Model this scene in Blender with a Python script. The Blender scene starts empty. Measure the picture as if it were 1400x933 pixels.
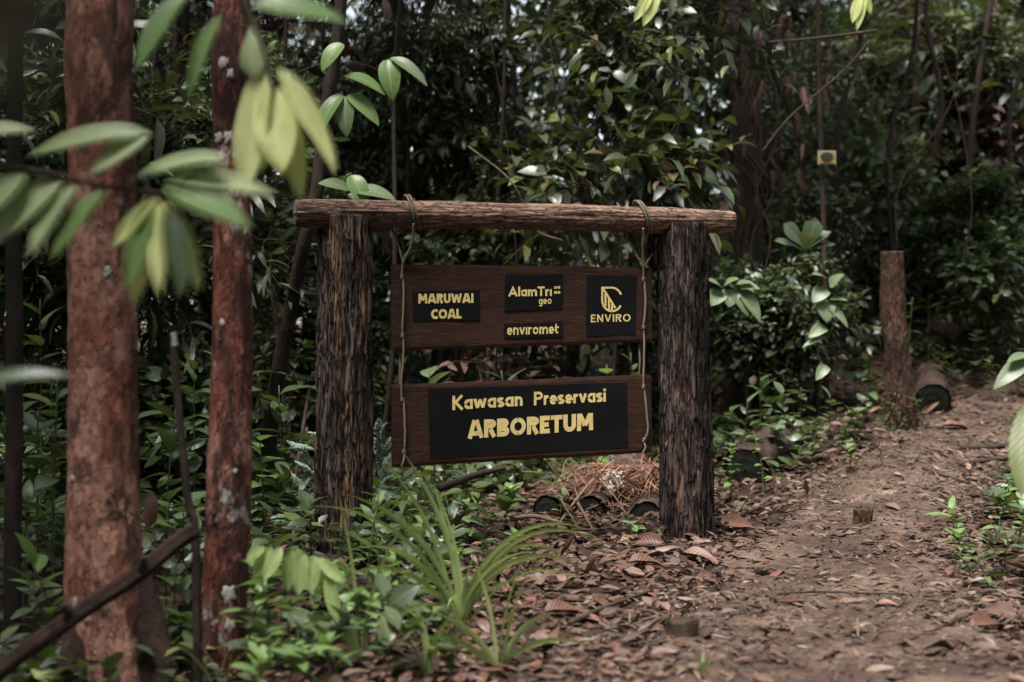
import bpy, math, random
import numpy as np
from mathutils import Matrix, Vector

R = math.radians
rng = np.random.default_rng(7)
scene = bpy.context.scene
col = scene.collection

# ------------------------------------------------------------------ camera
CAM_H, PITCH, FOC = 1.1, R(0.9), 50.0 / 36.0 * 1400.0
cam_d = bpy.data.cameras.new('camera')
cam = bpy.data.objects.new('camera', cam_d)
col.objects.link(cam)
cam.location = (0, 0, CAM_H)
cam.rotation_euler = (R(90) - PITCH, 0, 0)
cam_d.lens = 50.0
cam_d.sensor_width = 36.0
cam_d.clip_start = 0.05
cam_d.clip_end = 500
cam_d.dof.use_dof = True
cam_d.dof.focus_distance = 6.85
cam_d.dof.aperture_fstop = 1.6
scene.camera = cam

# ------------------------------------------------------------------ world, sun, exposure
SUN_EL, SUN_AZ = 68.0, 212.0            # overcast light from high above, behind the camera and a little to the left
world = bpy.data.worlds.new('World')
scene.world = world
world.use_nodes = True
wn, wl = world.node_tree.nodes, world.node_tree.links
bg = wn['Background']
sky = wn.new('ShaderNodeTexSky')
sky.sky_type = 'NISHITA'
sky.sun_disc = False
sky.sun_elevation = R(SUN_EL)
sky.sun_rotation = R(SUN_AZ)
sky.air_density = 1.0
sky.dust_density = 1.0
hs = wn.new('ShaderNodeHueSaturation')   # cloud cover: a nearly colourless sky
hs.inputs['Saturation'].default_value = 0.30
wl.new(sky.outputs[0], hs.inputs['Color'])
wl.new(hs.outputs[0], bg.inputs['Color'])
bg.inputs['Strength'].default_value = 0.05
sun_d = bpy.data.lights.new('sun', 'SUN')
sun_d.energy = 1.5
sun_d.angle = R(20)
sun_d.color = (1.0, 0.97, 0.93)
sun = bpy.data.objects.new('sun', sun_d)
col.objects.link(sun)
_a = R(SUN_AZ)
_dir = Vector((math.sin(_a) * math.cos(R(SUN_EL)), math.cos(_a) * math.cos(R(SUN_EL)), math.sin(R(SUN_EL))))
sun.rotation_euler = (-_dir).to_track_quat('-Z', 'Y').to_euler()
sun.location = _dir * 40
vs = scene.view_settings
vs.view_transform = 'Standard'
vs.look = 'None'
vs.exposure = 2.75
vs.gamma = 1.0
scene.render.engine = 'CYCLES'
cy = scene.cycles
scene.render.filter_size = 1.1
cy.use_denoising = True
cy.max_bounces = 6
cy.diffuse_bounces = 4
cy.glossy_bounces = 2
cy.transmission_bounces = 3
cy.transparent_max_bounces = 4
cy.sample_clamp_indirect = 4.0

# ------------------------------------------------------------------ helpers: projection
CP, SPN = math.cos(PITCH), math.sin(PITCH)


def P(px, py, Y):
    """world point seen at photo pixel (px, py) at world depth Y"""
    u, v = (px - 700) / FOC, (466.5 - py) / FOC
    dy = v * SPN + CP
    dz = v * CP - SPN
    t = Y / dy
    return np.array([u * t, Y, CAM_H + dz * t])


# ------------------------------------------------------------------ helpers: noise
def _h(i, j, k, s):
    with np.errstate(over='ignore'):
        n = (i.astype(np.uint32) * np.uint32(374761393) + j.astype(np.uint32) * np.uint32(668265263)
             + k.astype(np.uint32) * np.uint32(2147483647) + np.uint32(s * 974711 + 13))
        n = (n ^ (n >> np.uint32(13))) * np.uint32(1274126177)
        n = (n ^ (n >> np.uint32(16))) * np.uint32(2246822519)
        n = n ^ (n >> np.uint32(15))
    return n.astype(np.float64) / 4294967295.0


def vn(x, y, z, s=0):
    x, y, z = np.broadcast_arrays(np.asarray(x, float), np.asarray(y, float), np.asarray(z, float))
    fx, fy, fz = np.floor(x), np.floor(y), np.floor(z)
    i, j, k = fx.astype(np.int64), fy.astype(np.int64), fz.astype(np.int64)
    a, b, c = x - fx, y - fy, z - fz
    a, b, c = a * a * (3 - 2 * a), b * b * (3 - 2 * b), c * c * (3 - 2 * c)
    r = 0
    for di in (0, 1):
        for dj in (0, 1):
            for dk in (0, 1):
                w = (a if di else 1 - a) * (b if dj else 1 - b) * (c if dk else 1 - c)
                r = r + w * _h(i + di, j + dj, k + dk, s)
    return r


def fbm(x, y, z, o=4, s=0):
    r, amp, tot = 0, 1.0, 0
    for q in range(o):
        f = 2.03 ** q
        r = r + amp * vn(np.asarray(x) * f, np.asarray(y) * f, np.asarray(z) * f, s + q * 7)
        tot += amp
        amp *= 0.5
    return r / tot


def sst(a, b, x):
    t = np.clip((np.asarray(x, float) - a) / (b - a), 0, 1)
    return t * t * (3 - 2 * t)


# ------------------------------------------------------------------ helpers: objects
ORG = {}


def org(o):
    return ORG.get(o.name, np.zeros(3)) if o is not None else np.zeros(3)


def mesh(name, V, F, uv=None, rnd=None, smooth=True):
    V = np.asarray(V, np.float32)
    if not isinstance(F, list):
        F = [F]
    F = [np.asarray(f, np.int32) for f in F if len(f)]
    me = bpy.data.meshes.new(name)
    me.vertices.add(len(V))
    me.vertices.foreach_set('co', V.ravel())
    loops = np.concatenate([f.ravel() for f in F])
    tot = np.concatenate([np.full(len(f), f.shape[1], np.int32) for f in F])
    start = np.concatenate([[0], np.cumsum(tot)[:-1]]).astype(np.int32)
    me.loops.add(len(loops))
    me.polygons.add(len(tot))
    me.loops.foreach_set('vertex_index', loops)
    me.polygons.foreach_set('loop_start', start)
    me.polygons.foreach_set('loop_total', tot)
    me.polygons.foreach_set('use_smooth', np.full(len(tot), smooth, bool))
    if uv is not None:
        l = me.uv_layers.new(name='UVMap')
        l.data.foreach_set('uv', np.asarray(uv, np.float32)[loops].ravel())
    if rnd is not None:
        a = me.attributes.new('rnd', 'FLOAT', 'POINT')
        a.data.foreach_set('value', np.asarray(rnd, np.float32))
    me.update(calc_edges=True)
    return me


def link(name, data, mat=None, parent=None):
    o = bpy.data.objects.new(name, data)
    col.objects.link(o)
    if mat is not None and data is not None and not data.materials:
        data.materials.append(mat)
    if parent is not None:
        o.parent = parent
    return o


def tag(o, label=None, cat=None, group=None, kind=None):
    if label:
        o['label'] = label
    if cat:
        o['category'] = cat
    if group:
        o['group'] = group
    if kind:
        o['kind'] = kind
    return o


def thing(name, label, cat, loc, group=None):
    o = bpy.data.objects.new(name, None)
    col.objects.link(o)
    o.location = Vector([float(c) for c in loc])
    o.empty_display_size = 0.1
    ORG[o.name] = np.asarray(loc, float)
    return tag(o, label, cat, group)


def part(name, V, F, mat, parent=None, uv=None, rnd=None, smooth=True, kind=None):
    """a mesh given in world coordinates, stored relative to the thing it belongs to"""
    og = org(parent)
    o = link(name, mesh(name, np.asarray(V, float) - og, F, uv, rnd, smooth), mat, parent)
    ORG[o.name] = og
    if kind:
        o['kind'] = kind
    return o


def solo(name, V, F, mat, label, cat, group=None, base=None, **kw):
    """a thing that is a single mesh, its origin at its base"""
    V = np.asarray(V, float)
    b = np.array([V[:, 0].mean(), V[:, 1].mean(), V[:, 2].min()]) if base is None else np.asarray(base, float)
    o = link(name, mesh(name, V - b, F, **kw), mat)
    o.location = Vector(b)
    ORG[o.name] = b
    return tag(o, label, cat, group)


def norm(v):
    v = np.asarray(v, float)
    return v / np.maximum(np.linalg.norm(v, axis=-1, keepdims=True), 1e-9)


def smooth_path(pts, n):
    p = np.asarray(pts, float)
    q = np.vstack([2 * p[0] - p[1], p, 2 * p[-1] - p[-2]])
    t = np.linspace(0, len(p) - 1 - 1e-6, n)
    i = t.astype(int)
    f = (t - i)[:, None]
    a, b, c, d = q[i], q[i + 1], q[i + 2], q[i + 3]
    return 0.5 * (2 * b + (c - a) * f + (2 * a - 5 * b + 4 * c - d) * f ** 2 + (3 * b - a - 3 * c + d) * f ** 3)


def tube(path, rad, seg=10, disp=None, cap=True, ref=None):
    """swept tube; disp(theta, length, base_radius) adds relief to the radius"""
    path = np.asarray(path, float)
    n = len(path)
    rad = np.broadcast_to(np.asarray(rad, float), (n,))
    T = norm(np.gradient(path, axis=0))
    a = np.array(ref, float) if ref is not None else (np.array([1., 0, 0]) if abs(T[0][0]) < 0.8 else np.array([0, 1., 0]))
    N = []
    for t in T:
        a = a - t * a.dot(t)
        a = a / np.linalg.norm(a)
        N.append(a)
    N = np.array(N)
    B = np.cross(T, N)
    th = np.linspace(0, 2 * np.pi, seg, endpoint=False)
    ln = np.concatenate([[0], np.cumsum(np.linalg.norm(np.diff(path, axis=0), axis=1))])
    r = np.repeat(rad[:, None], seg, 1)
    if disp is not None:
        r = r + disp(np.repeat(th[None], n, 0), np.repeat(ln[:, None], seg, 1), r)
    V = path[:, None] + r[..., None] * (np.cos(th)[None, :, None] * N[:, None] + np.sin(th)[None, :, None] * B[:, None])
    V = V.reshape(-1, 3)
    i, j = np.meshgrid(np.arange(n - 1), np.arange(seg), indexing='ij')
    i, j = i.ravel(), j.ravel()
    j2 = (j + 1) % seg
    Q = np.stack([i * seg + j, i * seg + j2, (i + 1) * seg + j2, (i + 1) * seg + j], 1)
    F = [Q]
    if cap:
        V = np.vstack([V, path[:1], path[-1:]])
        k = np.arange(seg)
        k2 = (k + 1) % seg
        F.append(np.stack([np.full(seg, n * seg), k2, k], 1))
        F.append(np.stack([np.full(seg, n * seg + 1), (n - 1) * seg + k, (n - 1) * seg + k2], 1))
    return V, F


def join(items):
    """join (V, F, uv, rnd) tuples; F lists of tri/quad arrays"""
    Vs, Fs, U, Rn, off = [], {3: [], 4: []}, [], [], 0
    for it in items:
        V, F = it[0], it[1]
        F = F if isinstance(F, list) else [F]
        for f in F:
            if len(f):
                Fs[f.shape[1]].append(f + off)
        Vs.append(V)
        U.append(it[2] if len(it) > 2 and it[2] is not None else np.zeros((len(V), 2)))
        Rn.append(it[3] if len(it) > 3 and it[3] is not None else np.zeros(len(V)))
        off += len(V)
    return np.vstack(Vs), [np.vstack(v) for v in Fs.values() if v], np.vstack(U), np.concatenate(Rn)


# ------------------------------------------------------------------ helpers: leaves
def leaf_tpl(nl, nw, w, a=0.7, b=0.9, fold=0.25, droop=0.6, wave=0.0, pleat=0.0, twist=0.0, curl=0.0, ph=0.0, npl=9, tear=0.0):
    t = np.linspace(0, 1, nl + 1)
    s = np.linspace(-1, 1, nw + 1)
    pr = np.maximum(t, 1e-6) ** a * np.maximum(1 - t, 1e-6) ** b
    pr = pr / pr.max() * w / 2
    pr[0], pr[-1] = w * 0.02, w * 0.006
    if tear:
        pr = pr * (1 - tear * vn(t * 7 + ph, 0 * t, 0 * t, 5))
    phi = droop * t
    y = np.concatenate([[0], np.cumsum(np.cos(phi[:-1]) / nl)])
    z = -np.concatenate([[0], np.cumsum(np.sin(phi[:-1]) / nl)])
    S, T = np.meshgrid(s, t)
    W = pr[:, None] * np.ones_like(S)
    fa = fold + curl * np.abs(S) * (0.5 + T)
    x = S * W * np.cos(fa)
    zz = np.abs(S) * W * np.sin(fa) + wave * w * np.sin(T * 9 + ph + S * 1.3) * np.abs(S) * 0.5
    zz = zz + pleat * w * np.abs(np.sin((T * npl - np.abs(S) * 0.9) * np.pi)) * (np.abs(S) > 0.05)
    Y = y[:, None] - zz * np.sin(-phi)[:, None] * -1
    Z = z[:, None] + zz * np.cos(phi)[:, None]
    if twist:
        an = twist * T
        x, Z = x * np.cos(an) - (Z - z[:, None]) * np.sin(an), z[:, None] + x * np.sin(an) + (Z - z[:, None]) * np.cos(an)
    V = np.stack([x, Y + 0 * x, Z], -1).reshape(-1, 3)
    m = nw + 1
    i, j = np.meshgrid(np.arange(nl), np.arange(nw), indexing='ij')
    i, j = i.ravel(), j.ravel()
    Q = np.stack([i * m + j, i * m + j + 1, (i + 1) * m + j + 1, (i + 1) * m + j], 1)
    uv = np.stack([(S + 1) / 2, T], -1).reshape(-1, 2)
    return V, Q, uv


def basis(d, n):
    d = norm(d)
    n = np.asarray(n, float) + 1e-4
    x = norm(np.cross(d, n))
    z = np.cross(x, d)
    return np.stack([x, d, z], -1)      # columns


def scatter(tpl, pos, d, n, L, wx=1.0):
    """many leaves of one template -> arrays for one mesh"""
    V, Q, uv = tpl
    N = len(pos)
    M = basis(d, n)
    sc = np.ones((N, 3)) * np.asarray(L)[:, None]
    sc[:, 0] *= wx
    W = np.einsum('nij,nvj->nvi', M, V[None] * sc[:, None, :]) + pos[:, None]
    F = (Q[None] + (np.arange(N) * len(V))[:, None, None]).reshape(-1, Q.shape[1])
    rn = np.repeat(rng.random(N), len(V))
    return W.reshape(-1, 3), F, np.tile(uv, (N, 1)), rn


def leaf_mesh(name, tpl, mat, r=0.0):
    me = mesh(name, tpl[0], tpl[1], tpl[2], np.full(len(tpl[0]), r))
    me.materials.append(mat)
    return me


def put_leaf(me, parent, pos, d, n, L, wx=1.0, name='leaf'):
    o = link(name, me, None, parent)
    M = basis(np.array([d]), np.array([n]))[0] @ np.diag([L * wx, L, L])
    m4 = Matrix.Identity(4)
    p = np.asarray(pos, float) - org(parent)
    for i in range(3):
        for j in range(3):
            m4[i][j] = float(M[i, j])
        m4[i][3] = float(p[i])
    o.matrix_local = m4
    return o


def copy_tree(o, parent=None):
    c = o.copy()
    col.objects.link(c)
    if parent is not None:
        c.parent = parent
    for ch in list(o.children):
        copy_tree(ch, c)
    return c


# ------------------------------------------------------------------ helpers: materials
class NT:
    def __init__(self, name):
        self.m = bpy.data.materials.new(name)
        self.m.use_nodes = True
        self.t = self.m.node_tree
        self.b = self.t.nodes['Principled BSDF']
        self.out = self.t.nodes['Material Output']

    def n(self, typ, **kw):
        x = self.t.nodes.new(typ)
        for k, v in kw.items():
            if k.startswith('i_'):
                key = k[2:]
                key = int(key) if key.isdigit() else key.replace('_', ' ')
                x.inputs[key].default_value = v
            else:
                setattr(x, k, v)
        return x

    def l(self, a, b):
        self.t.links.new(a, b)

    def coord(self, kind='Object', scale=(1, 1, 1), loc=(0, 0, 0)):
        tc = self.n('ShaderNodeTexCoord')
        mp = self.n('ShaderNodeMapping')
        mp.inputs['Scale'].default_value = scale
        mp.inputs['Location'].default_value = loc
        self.l(tc.outputs[kind], mp.inputs[0])
        return mp.outputs[0]

    def noise(self, vec, scale=5, detail=6, rough=0.6, dist=0.0):
        x = self.n('ShaderNodeTexNoise')
        x.inputs['Scale'].default_value = scale
        x.inputs['Detail'].default_value = detail
        x.inputs['Roughness'].default_value = rough
        x.inputs['Distortion'].default_value = dist
        self.l(vec, x.inputs['Vector'])
        return x.outputs['Fac']

    def ramp(self, fac, stops):
        x = self.n('ShaderNodeValToRGB')
        e = x.color_ramp.elements
        e[0].position, e[0].color = stops[0][0], (*stops[0][1], 1)
        e[1].position, e[1].color = stops[-1][0], (*stops[-1][1], 1)
        for p, c in stops[1:-1]:
            q = e.new(p)
            q.color = (*c, 1)
        self.l(fac, x.inputs[0])
        return x.outputs[0]

    def step(self, fac, lo, hi):
        x = self.n('ShaderNodeMapRange')
        x.inputs['From Min'].default_value = lo
        x.inputs['From Max'].default_value = hi
        x.clamp = True
        self.l(fac, x.inputs['Value'])
        return x.outputs[0]

    def mix(self, fac, a, b):
        x = self.n('ShaderNodeMix')
        x.data_type = 'RGBA'
        for s, v in ((0, fac), (6, a), (7, b)):
            if isinstance(v, (int, float)):
                x.inputs[s].default_value = v
            elif isinstance(v, tuple):
                x.inputs[s].default_value = (*v, 1)
            else:
                self.l(v, x.inputs[s])
        return x.outputs[2]

    def math(self, op, a, b=None, c=None):
        x = self.n('ShaderNodeMath')
        x.operation = op
        for s, v in ((0, a), (1, b), (2, c)):
            if v is None:
                continue
            if isinstance(v, (int, float)):
                x.inputs[s].default_value = v
            else:
                self.l(v, x.inputs[s])
        return x.outputs[0]

    def bump(self, h, strength=0.5, dist=0.01):
        x = self.n('ShaderNodeBump')
        x.inputs['Strength'].default_value = strength
        x.inputs['Distance'].default_value = dist
        self.l(h, x.inputs['Height'])
        self.l(x.outputs[0], self.b.inputs['Normal'])

    def set(self, c=None, rough=None, spec=None):
        if c is not None:
            if isinstance(c, tuple):
                self.b.inputs['Base Color'].default_value = (*c, 1)
            else:
                self.l(c, self.b.inputs['Base Color'])
        if rough is not None:
            if isinstance(rough, (int, float)):
                self.b.inputs['Roughness'].default_value = rough
            else:
                self.l(rough, self.b.inputs['Roughness'])
        if spec is not None:
            self.b.inputs['Specular IOR Level'].default_value = spec
        return self.m


def mat_leaf(name, stops, rough=0.42, transl=0.25, vein=0.5, spec=0.5, nv=11, tcol=None):
    m = NT(name)
    at = m.n('ShaderNodeAttribute', attribute_name='rnd')
    oi = m.n('ShaderNodeObjectInfo')
    f = m.math('FRACT', m.math('ADD', at.outputs['Fac'], oi.outputs['Random']))
    c = m.ramp(f, stops)
    tc = m.n('ShaderNodeTexCoord')
    sp = m.n('ShaderNodeSeparateXYZ')
    m.l(tc.outputs['UV'], sp.inputs[0])
    au = m.math('ABSOLUTE', m.math('SUBTRACT', sp.outputs[0], 0.5))
    rib = m.math('SUBTRACT', 1.0, m.step(au, 0.012, 0.045))
    side = m.math('SINE', m.math('MULTIPLY', m.math('SUBTRACT', sp.outputs[1], m.math('MULTIPLY', au, 0.55)), nv * 2 * math.pi))
    sv = m.step(side, 0.80, 1.0)
    mot = m.noise(m.coord('Object'), 7.0, 4, 0.6)
    c = m.mix(m.math('MULTIPLY', m.step(mot, 0.35, 0.75), 0.35), c, (0.075, 0.085, 0.02))
    pale = tuple(min(1, x * 1.5 + 0.05) for x in stops[len(stops) // 2][1])
    c = m.mix(m.math('MULTIPLY', m.math('MAXIMUM', rib, m.math('MULTIPLY', sv, 0.35)), vein), c, pale)
    spot = m.step(m.noise(m.coord('Object', loc=(3, 1, 2)), 38, 2, 0.5), 0.70, 0.74)
    c = m.mix(m.math('MULTIPLY', spot, 0.55), c, (0.10, 0.07, 0.03))
    m.set(c, rough, spec)
    m.bump(m.math('ADD', m.math('MULTIPLY', side, 0.2), rib), 0.2, 0.004)
    if transl:
        tr = m.n('ShaderNodeBsdfTranslucent')
        tcl = m.mix(0.5, c, tcol or (0.20, 0.30, 0.03))
        m.l(tcl, tr.inputs[0])
        mx = m.n('ShaderNodeMixShader')
        mx.inputs[0].default_value = transl
        m.l(m.b.outputs[0], mx.inputs[1])
        m.l(tr.outputs[0], mx.inputs[2])
        m.l(mx.outputs[0], m.out.inputs['Surface'])
    return m.m


def mat_deadleaf(name, stops, rough=0.5):
    m = NT(name)
    at = m.n('ShaderNodeAttribute', attribute_name='rnd')
    oi = m.n('ShaderNodeObjectInfo')
    f = m.math('FRACT', m.math('ADD', at.outputs['Fac'], oi.outputs['Random']))
    c = m.ramp(f, stops)
    tc = m.n('ShaderNodeTexCoord')
    sp = m.n('ShaderNodeSeparateXYZ')
    m.l(tc.outputs['UV'], sp.inputs[0])
    au = m.math('ABSOLUTE', m.math('SUBTRACT', sp.outputs[0], 0.5))
    rib = m.math('SUBTRACT', 1.0, m.step(au, 0.015, 0.05))
    side = m.math('SINE', m.math('MULTIPLY', m.math('SUBTRACT', sp.outputs[1], m.math('MULTIPLY', au, 0.5)), 70.0))
    mot = m.noise(m.coord('Object'), 4.0, 5, 0.65)
    c = m.mix(m.math('MULTIPLY', m.step(mot, 0.4, 0.7), 0.6), c, (0.035, 0.022, 0.016))
    c = m.mix(m.math('MULTIPLY', rib, 0.4), c, (0.22, 0.13, 0.08))
    m.set(c, rough, 0.4)
    m.bump(m.math('ADD', m.math('MULTIPLY', side, 0.3), rib), 0.4, 0.004)
    return m.m


def mat_bark(name, base, dark, accent, lichen=None, sc=(1, 1, 0.2), amt=(0.5, 0.3), rough=0.85, bscale=28.0, acc=(0.56, 0.66), drk=(0.5, 0.62), bump=0.8, crack=None):
    m = NT(name)
    v = m.coord('Object', sc)
    n1 = m.noise(v, 22, 8, 0.65)
    c = m.mix(m.step(n1, 0.32, 0.7), tuple(x * 0.55 for x in base), base)
    n2 = m.noise(m.coord('Object', sc, (5, 3, 1)), 7.5, 7, 0.62, 0.5)
    c = m.mix(m.math('MULTIPLY', m.step(n2, *acc), amt[0]), c, accent)
    n3 = m.noise(m.coord('Object', sc, (1, 9, 4)), 9, 7, 0.65, 0.6)
    c = m.mix(m.math('MULTIPLY', m.step(n3, *drk), amt[1]), c, dark)
    if lichen is not None:
        n4 = m.noise(m.coord('Object', (1, 1, 0.75), (2, 7, 3)), 9, 6, 0.7, 0.3)
        c = m.mix(m.step(n4, lichen[0], lichen[0] + 0.05), c, lichen[1])
    h = m.math('ADD', m.noise(v, bscale, 8, 0.7), m.math('MULTIPLY', m.noise(v, bscale * 3.4, 5, 0.6), 0.4))
    if crack:
        csc, ccol, cw, camt, cst = crack
        vv = m.coord('Object', (1, 1, cst) if sc[0] == 1 else (cst, 1, 1))
        nz = m.n('ShaderNodeTexNoise')
        nz.inputs['Scale'].default_value = csc * 0.9
        nz.inputs['Detail'].default_value = 5
        m.l(vv, nz.inputs['Vector'])
        ad = m.n('ShaderNodeVectorMath', operation='MULTIPLY_ADD')
        m.l(nz.outputs['Color'], ad.inputs[0])
        ad.inputs[1].default_value = (2.6 / csc, 2.6 / csc, 2.6 / csc)
        m.l(vv, ad.inputs[2])
        vo = m.n('ShaderNodeTexVoronoi', feature='DISTANCE_TO_EDGE')
        vo.inputs['Scale'].default_value = csc
        m.l(ad.outputs[0], vo.inputs['Vector'])
        vc = m.n('ShaderNodeTexVoronoi', feature='F1')
        vc.inputs['Scale'].default_value = csc
        m.l(ad.outputs[0], vc.inputs['Vector'])
        sp_ = m.n('ShaderNodeSeparateColor')
        m.l(vc.outputs['Color'], sp_.inputs[0])
        pl = m.step(vo.outputs['Distance'], 0.0, cw)
        hsv = m.n('ShaderNodeHueSaturation')
        m.l(c, hsv.inputs['Color'])
        m.l(m.math('ADD', m.math('MULTIPLY', sp_.outputs[0], 0.55), 0.72), hsv.inputs['Value'])
        c = m.mix(m.math('MULTIPLY', m.math('SUBTRACT', 1.0, pl), camt), hsv.outputs[0], ccol)
        h = m.math('ADD', m.math('MULTIPLY', h, 0.5), m.math('ADD', m.math('MULTIPLY', pl, 0.8), m.math('MULTIPLY', sp_.outputs[1], 0.7)))
    m.set(c, rough, 0.14)
    m.bump(h, bump, 0.02)
    return m.m


M = {}
G = lambda *s: [(i / (len(s) - 1), c) for i, c in enumerate(s)]
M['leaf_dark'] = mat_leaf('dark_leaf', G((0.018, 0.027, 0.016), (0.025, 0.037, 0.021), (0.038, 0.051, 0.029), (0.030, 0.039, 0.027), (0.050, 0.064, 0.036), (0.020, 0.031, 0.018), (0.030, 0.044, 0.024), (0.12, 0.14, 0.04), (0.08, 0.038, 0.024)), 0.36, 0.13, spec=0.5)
M['leaf_mid'] = mat_leaf('mid_green_leaf', G((0.034, 0.056, 0.026), (0.048, 0.080, 0.035), (0.062, 0.088, 0.044), (0.04, 0.060, 0.033), (0.085, 0.11, 0.045), (0.048, 0.074, 0.034), (0.044, 0.070, 0.034), (0.16, 0.18, 0.05)), 0.36, 0.18, spec=0.6)
M['leaf_fresh'] = mat_leaf('fresh_green_leaf', G((0.11, 0.19, 0.06), (0.155, 0.255, 0.085), (0.185, 0.28, 0.095), (0.13, 0.22, 0.08)), 0.36, 0.34, spec=0.45)
M['leaf_grey'] = mat_leaf('grey_green_leaf', G((0.27, 0.34, 0.17), (0.34, 0.41, 0.21), (0.38, 0.44, 0.23), (0.30, 0.37, 0.19)), 0.40, 0.34, spec=0.4)
M['leaf_young'] = mat_leaf('pale_young_leaf', G((0.54, 0.60, 0.22), (0.62, 0.67, 0.26), (0.68, 0.70, 0.32), (0.58, 0.63, 0.24)), 0.42, 0.45, 0.5, 0.4, 12, (0.45, 0.5, 0.1))
M['leaf_sage'] = mat_leaf('sage_green_leaf', G((0.085, 0.125, 0.062), (0.115, 0.158, 0.08), (0.13, 0.175, 0.092), (0.10, 0.14, 0.075)), 0.42, 0.25, spec=0.4)
M['leaf_lime'] = mat_leaf('limp_light_green_leaf', G((0.26, 0.35, 0.12), (0.32, 0.42, 0.15), (0.36, 0.45, 0.18), (0.29, 0.38, 0.14)), 0.42, 0.4, 0.5, 0.4, 12, (0.4, 0.5, 0.1))
M['leaf_blue'] = mat_leaf('silvery_fern_leaf', G((0.16, 0.24, 0.18), (0.20, 0.29, 0.22), (0.24, 0.33, 0.26), (0.18, 0.27, 0.2)), 0.4, 0.15, 0.1)
M['grass'] = mat_leaf('grass_blade', G((0.22, 0.30, 0.10), (0.29, 0.37, 0.14), (0.34, 0.40, 0.17), (0.25, 0.32, 0.12)), 0.45, 0.35, 0.3)
DEAD = G((0.045, 0.026, 0.019), (0.10, 0.050, 0.033), (0.17, 0.075, 0.046), (0.06, 0.038, 0.029), (0.24, 0.155, 0.11), (0.085, 0.062, 0.052), (0.13, 0.058, 0.038), (0.035, 0.023, 0.018), (0.15, 0.095, 0.07), (0.08, 0.042, 0.03))
M['dead'] = mat_deadleaf('dead_leaf', DEAD, 0.42)
M['dead_red'] = mat_deadleaf('red_brown_dead_leaf', G((0.10, 0.045, 0.030), (0.16, 0.068, 0.042), (0.20, 0.095, 0.062), (0.12, 0.055, 0.036)))
M['dead_dark'] = mat_deadleaf('hanging_dead_leaf', G((0.035, 0.02, 0.015), (0.075, 0.032, 0.022), (0.10, 0.045, 0.03), (0.05, 0.026, 0.02)), 0.6)
M['dead_path'] = mat_deadleaf('trodden_leaf', G((0.040, 0.026, 0.019), (0.11, 0.064, 0.043), (0.18, 0.115, 0.080), (0.05, 0.034, 0.026), (0.24, 0.172, 0.125), (0.13, 0.060, 0.038), (0.030, 0.021, 0.017), (0.085, 0.060, 0.046)), 0.40)
M['post'] = mat_bark('weathered_post_wood', (0.135, 0.098, 0.082), (0.016, 0.012, 0.011), (0.25, 0.135, 0.065), None, (1, 1, 0.13), (0.8, 0.85), 0.8, 26, (0.565, 0.63), (0.50, 0.58), 1.0, (36, (0.010, 0.008, 0.007), 0.13, 0.85, 0.14))
M['post_dark'] = mat_bark('charred_post_wood', (0.095, 0.066, 0.055), (0.016, 0.012, 0.011), (0.20, 0.10, 0.06), None, (1, 1, 0.13), (0.8, 0.85), 0.8, 26, (0.60, 0.67), (0.46, 0.55), 1.0, (36, (0.010, 0.008, 0.007), 0.13, 0.85, 0.14))
M['beam'] = mat_bark('beam_log_wood', (0.25, 0.155, 0.115), (0.07, 0.04, 0.03), (0.33, 0.18, 0.115), None, (0.16, 1, 1), (0.6, 0.7), 0.8, 26, (0.48, 0.66), (0.56, 0.68), 0.9, (46, (0.05, 0.03, 0.022), 0.08, 0.4, 0.035))
M['bark_red'] = mat_bark('red_peeling_bark', (0.285, 0.116, 0.077), (0.055, 0.029, 0.024), (0.39, 0.205, 0.152), (0.62, (0.25, 0.20, 0.175)), (1, 1, 0.5), (0.8, 0.75), 0.62, 12, (0.46, 0.54), (0.52, 0.56), 1.0, (34, (0.05, 0.025, 0.02), 0.035, 0.4, 0.6))
M['bark_red2'] = mat_bark('red_flaking_bark', (0.22, 0.078, 0.053), (0.045, 0.022, 0.018), (0.33, 0.17, 0.132), (0.585, (0.36, 0.33, 0.31)), (1, 1, 0.4), (0.7, 0.85), 0.6, 16, (0.52, 0.58), (0.48, 0.53), 1.0, (46, (0.04, 0.018, 0.014), 0.05, 0.5, 0.4))
M['bark_dark'] = mat_bark('dark_bark', (0.050, 0.036, 0.030), (0.018, 0.013, 0.011), (0.085, 0.06, 0.05), (0.69, (0.25, 0.25, 0.23)), (1, 1, 0.35), (0.7, 0.7), 0.8, 14)
M['bark_far'] = mat_bark('far_tree_bark', (0.060, 0.042, 0.034), (0.022, 0.016, 0.014), (0.10, 0.07, 0.055), (0.72, (0.2, 0.2, 0.17)), (1, 1, 0.3), (0.7, 0.7), 0.85, 8)
M['root'] = mat_bark('shade_tinted_mossy_root', (0.050, 0.030, 0.024), (0.016, 0.012, 0.010), (0.10, 0.052, 0.036), (0.62, (0.045, 0.05, 0.02)), (1, 1, 0.6), (0.7, 0.7), 0.85, 16, bump=1.0)  # moss, plus the deep shade at the trunk foot put into the colour
M['stem'] = mat_bark('plant_stem', (0.085, 0.075, 0.045), (0.04, 0.03, 0.02), (0.13, 0.11, 0.06), None, (1, 1, 0.3), (0.5, 0.5), 0.7, 20)
M['stem_green'] = mat_bark('green_stem', (0.12, 0.15, 0.05), (0.07, 0.07, 0.03), (0.17, 0.2, 0.07), None, (1, 1, 0.3), (0.5, 0.3), 0.55, 20, bump=0.2)
M['log'] = mat_bark('old_log_bark', (0.070, 0.046, 0.036), (0.022, 0.017, 0.014), (0.13, 0.075, 0.052), (0.62, (0.04, 0.048, 0.022)), (1, 1, 1), (0.6, 0.8), 0.85, 16)
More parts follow.
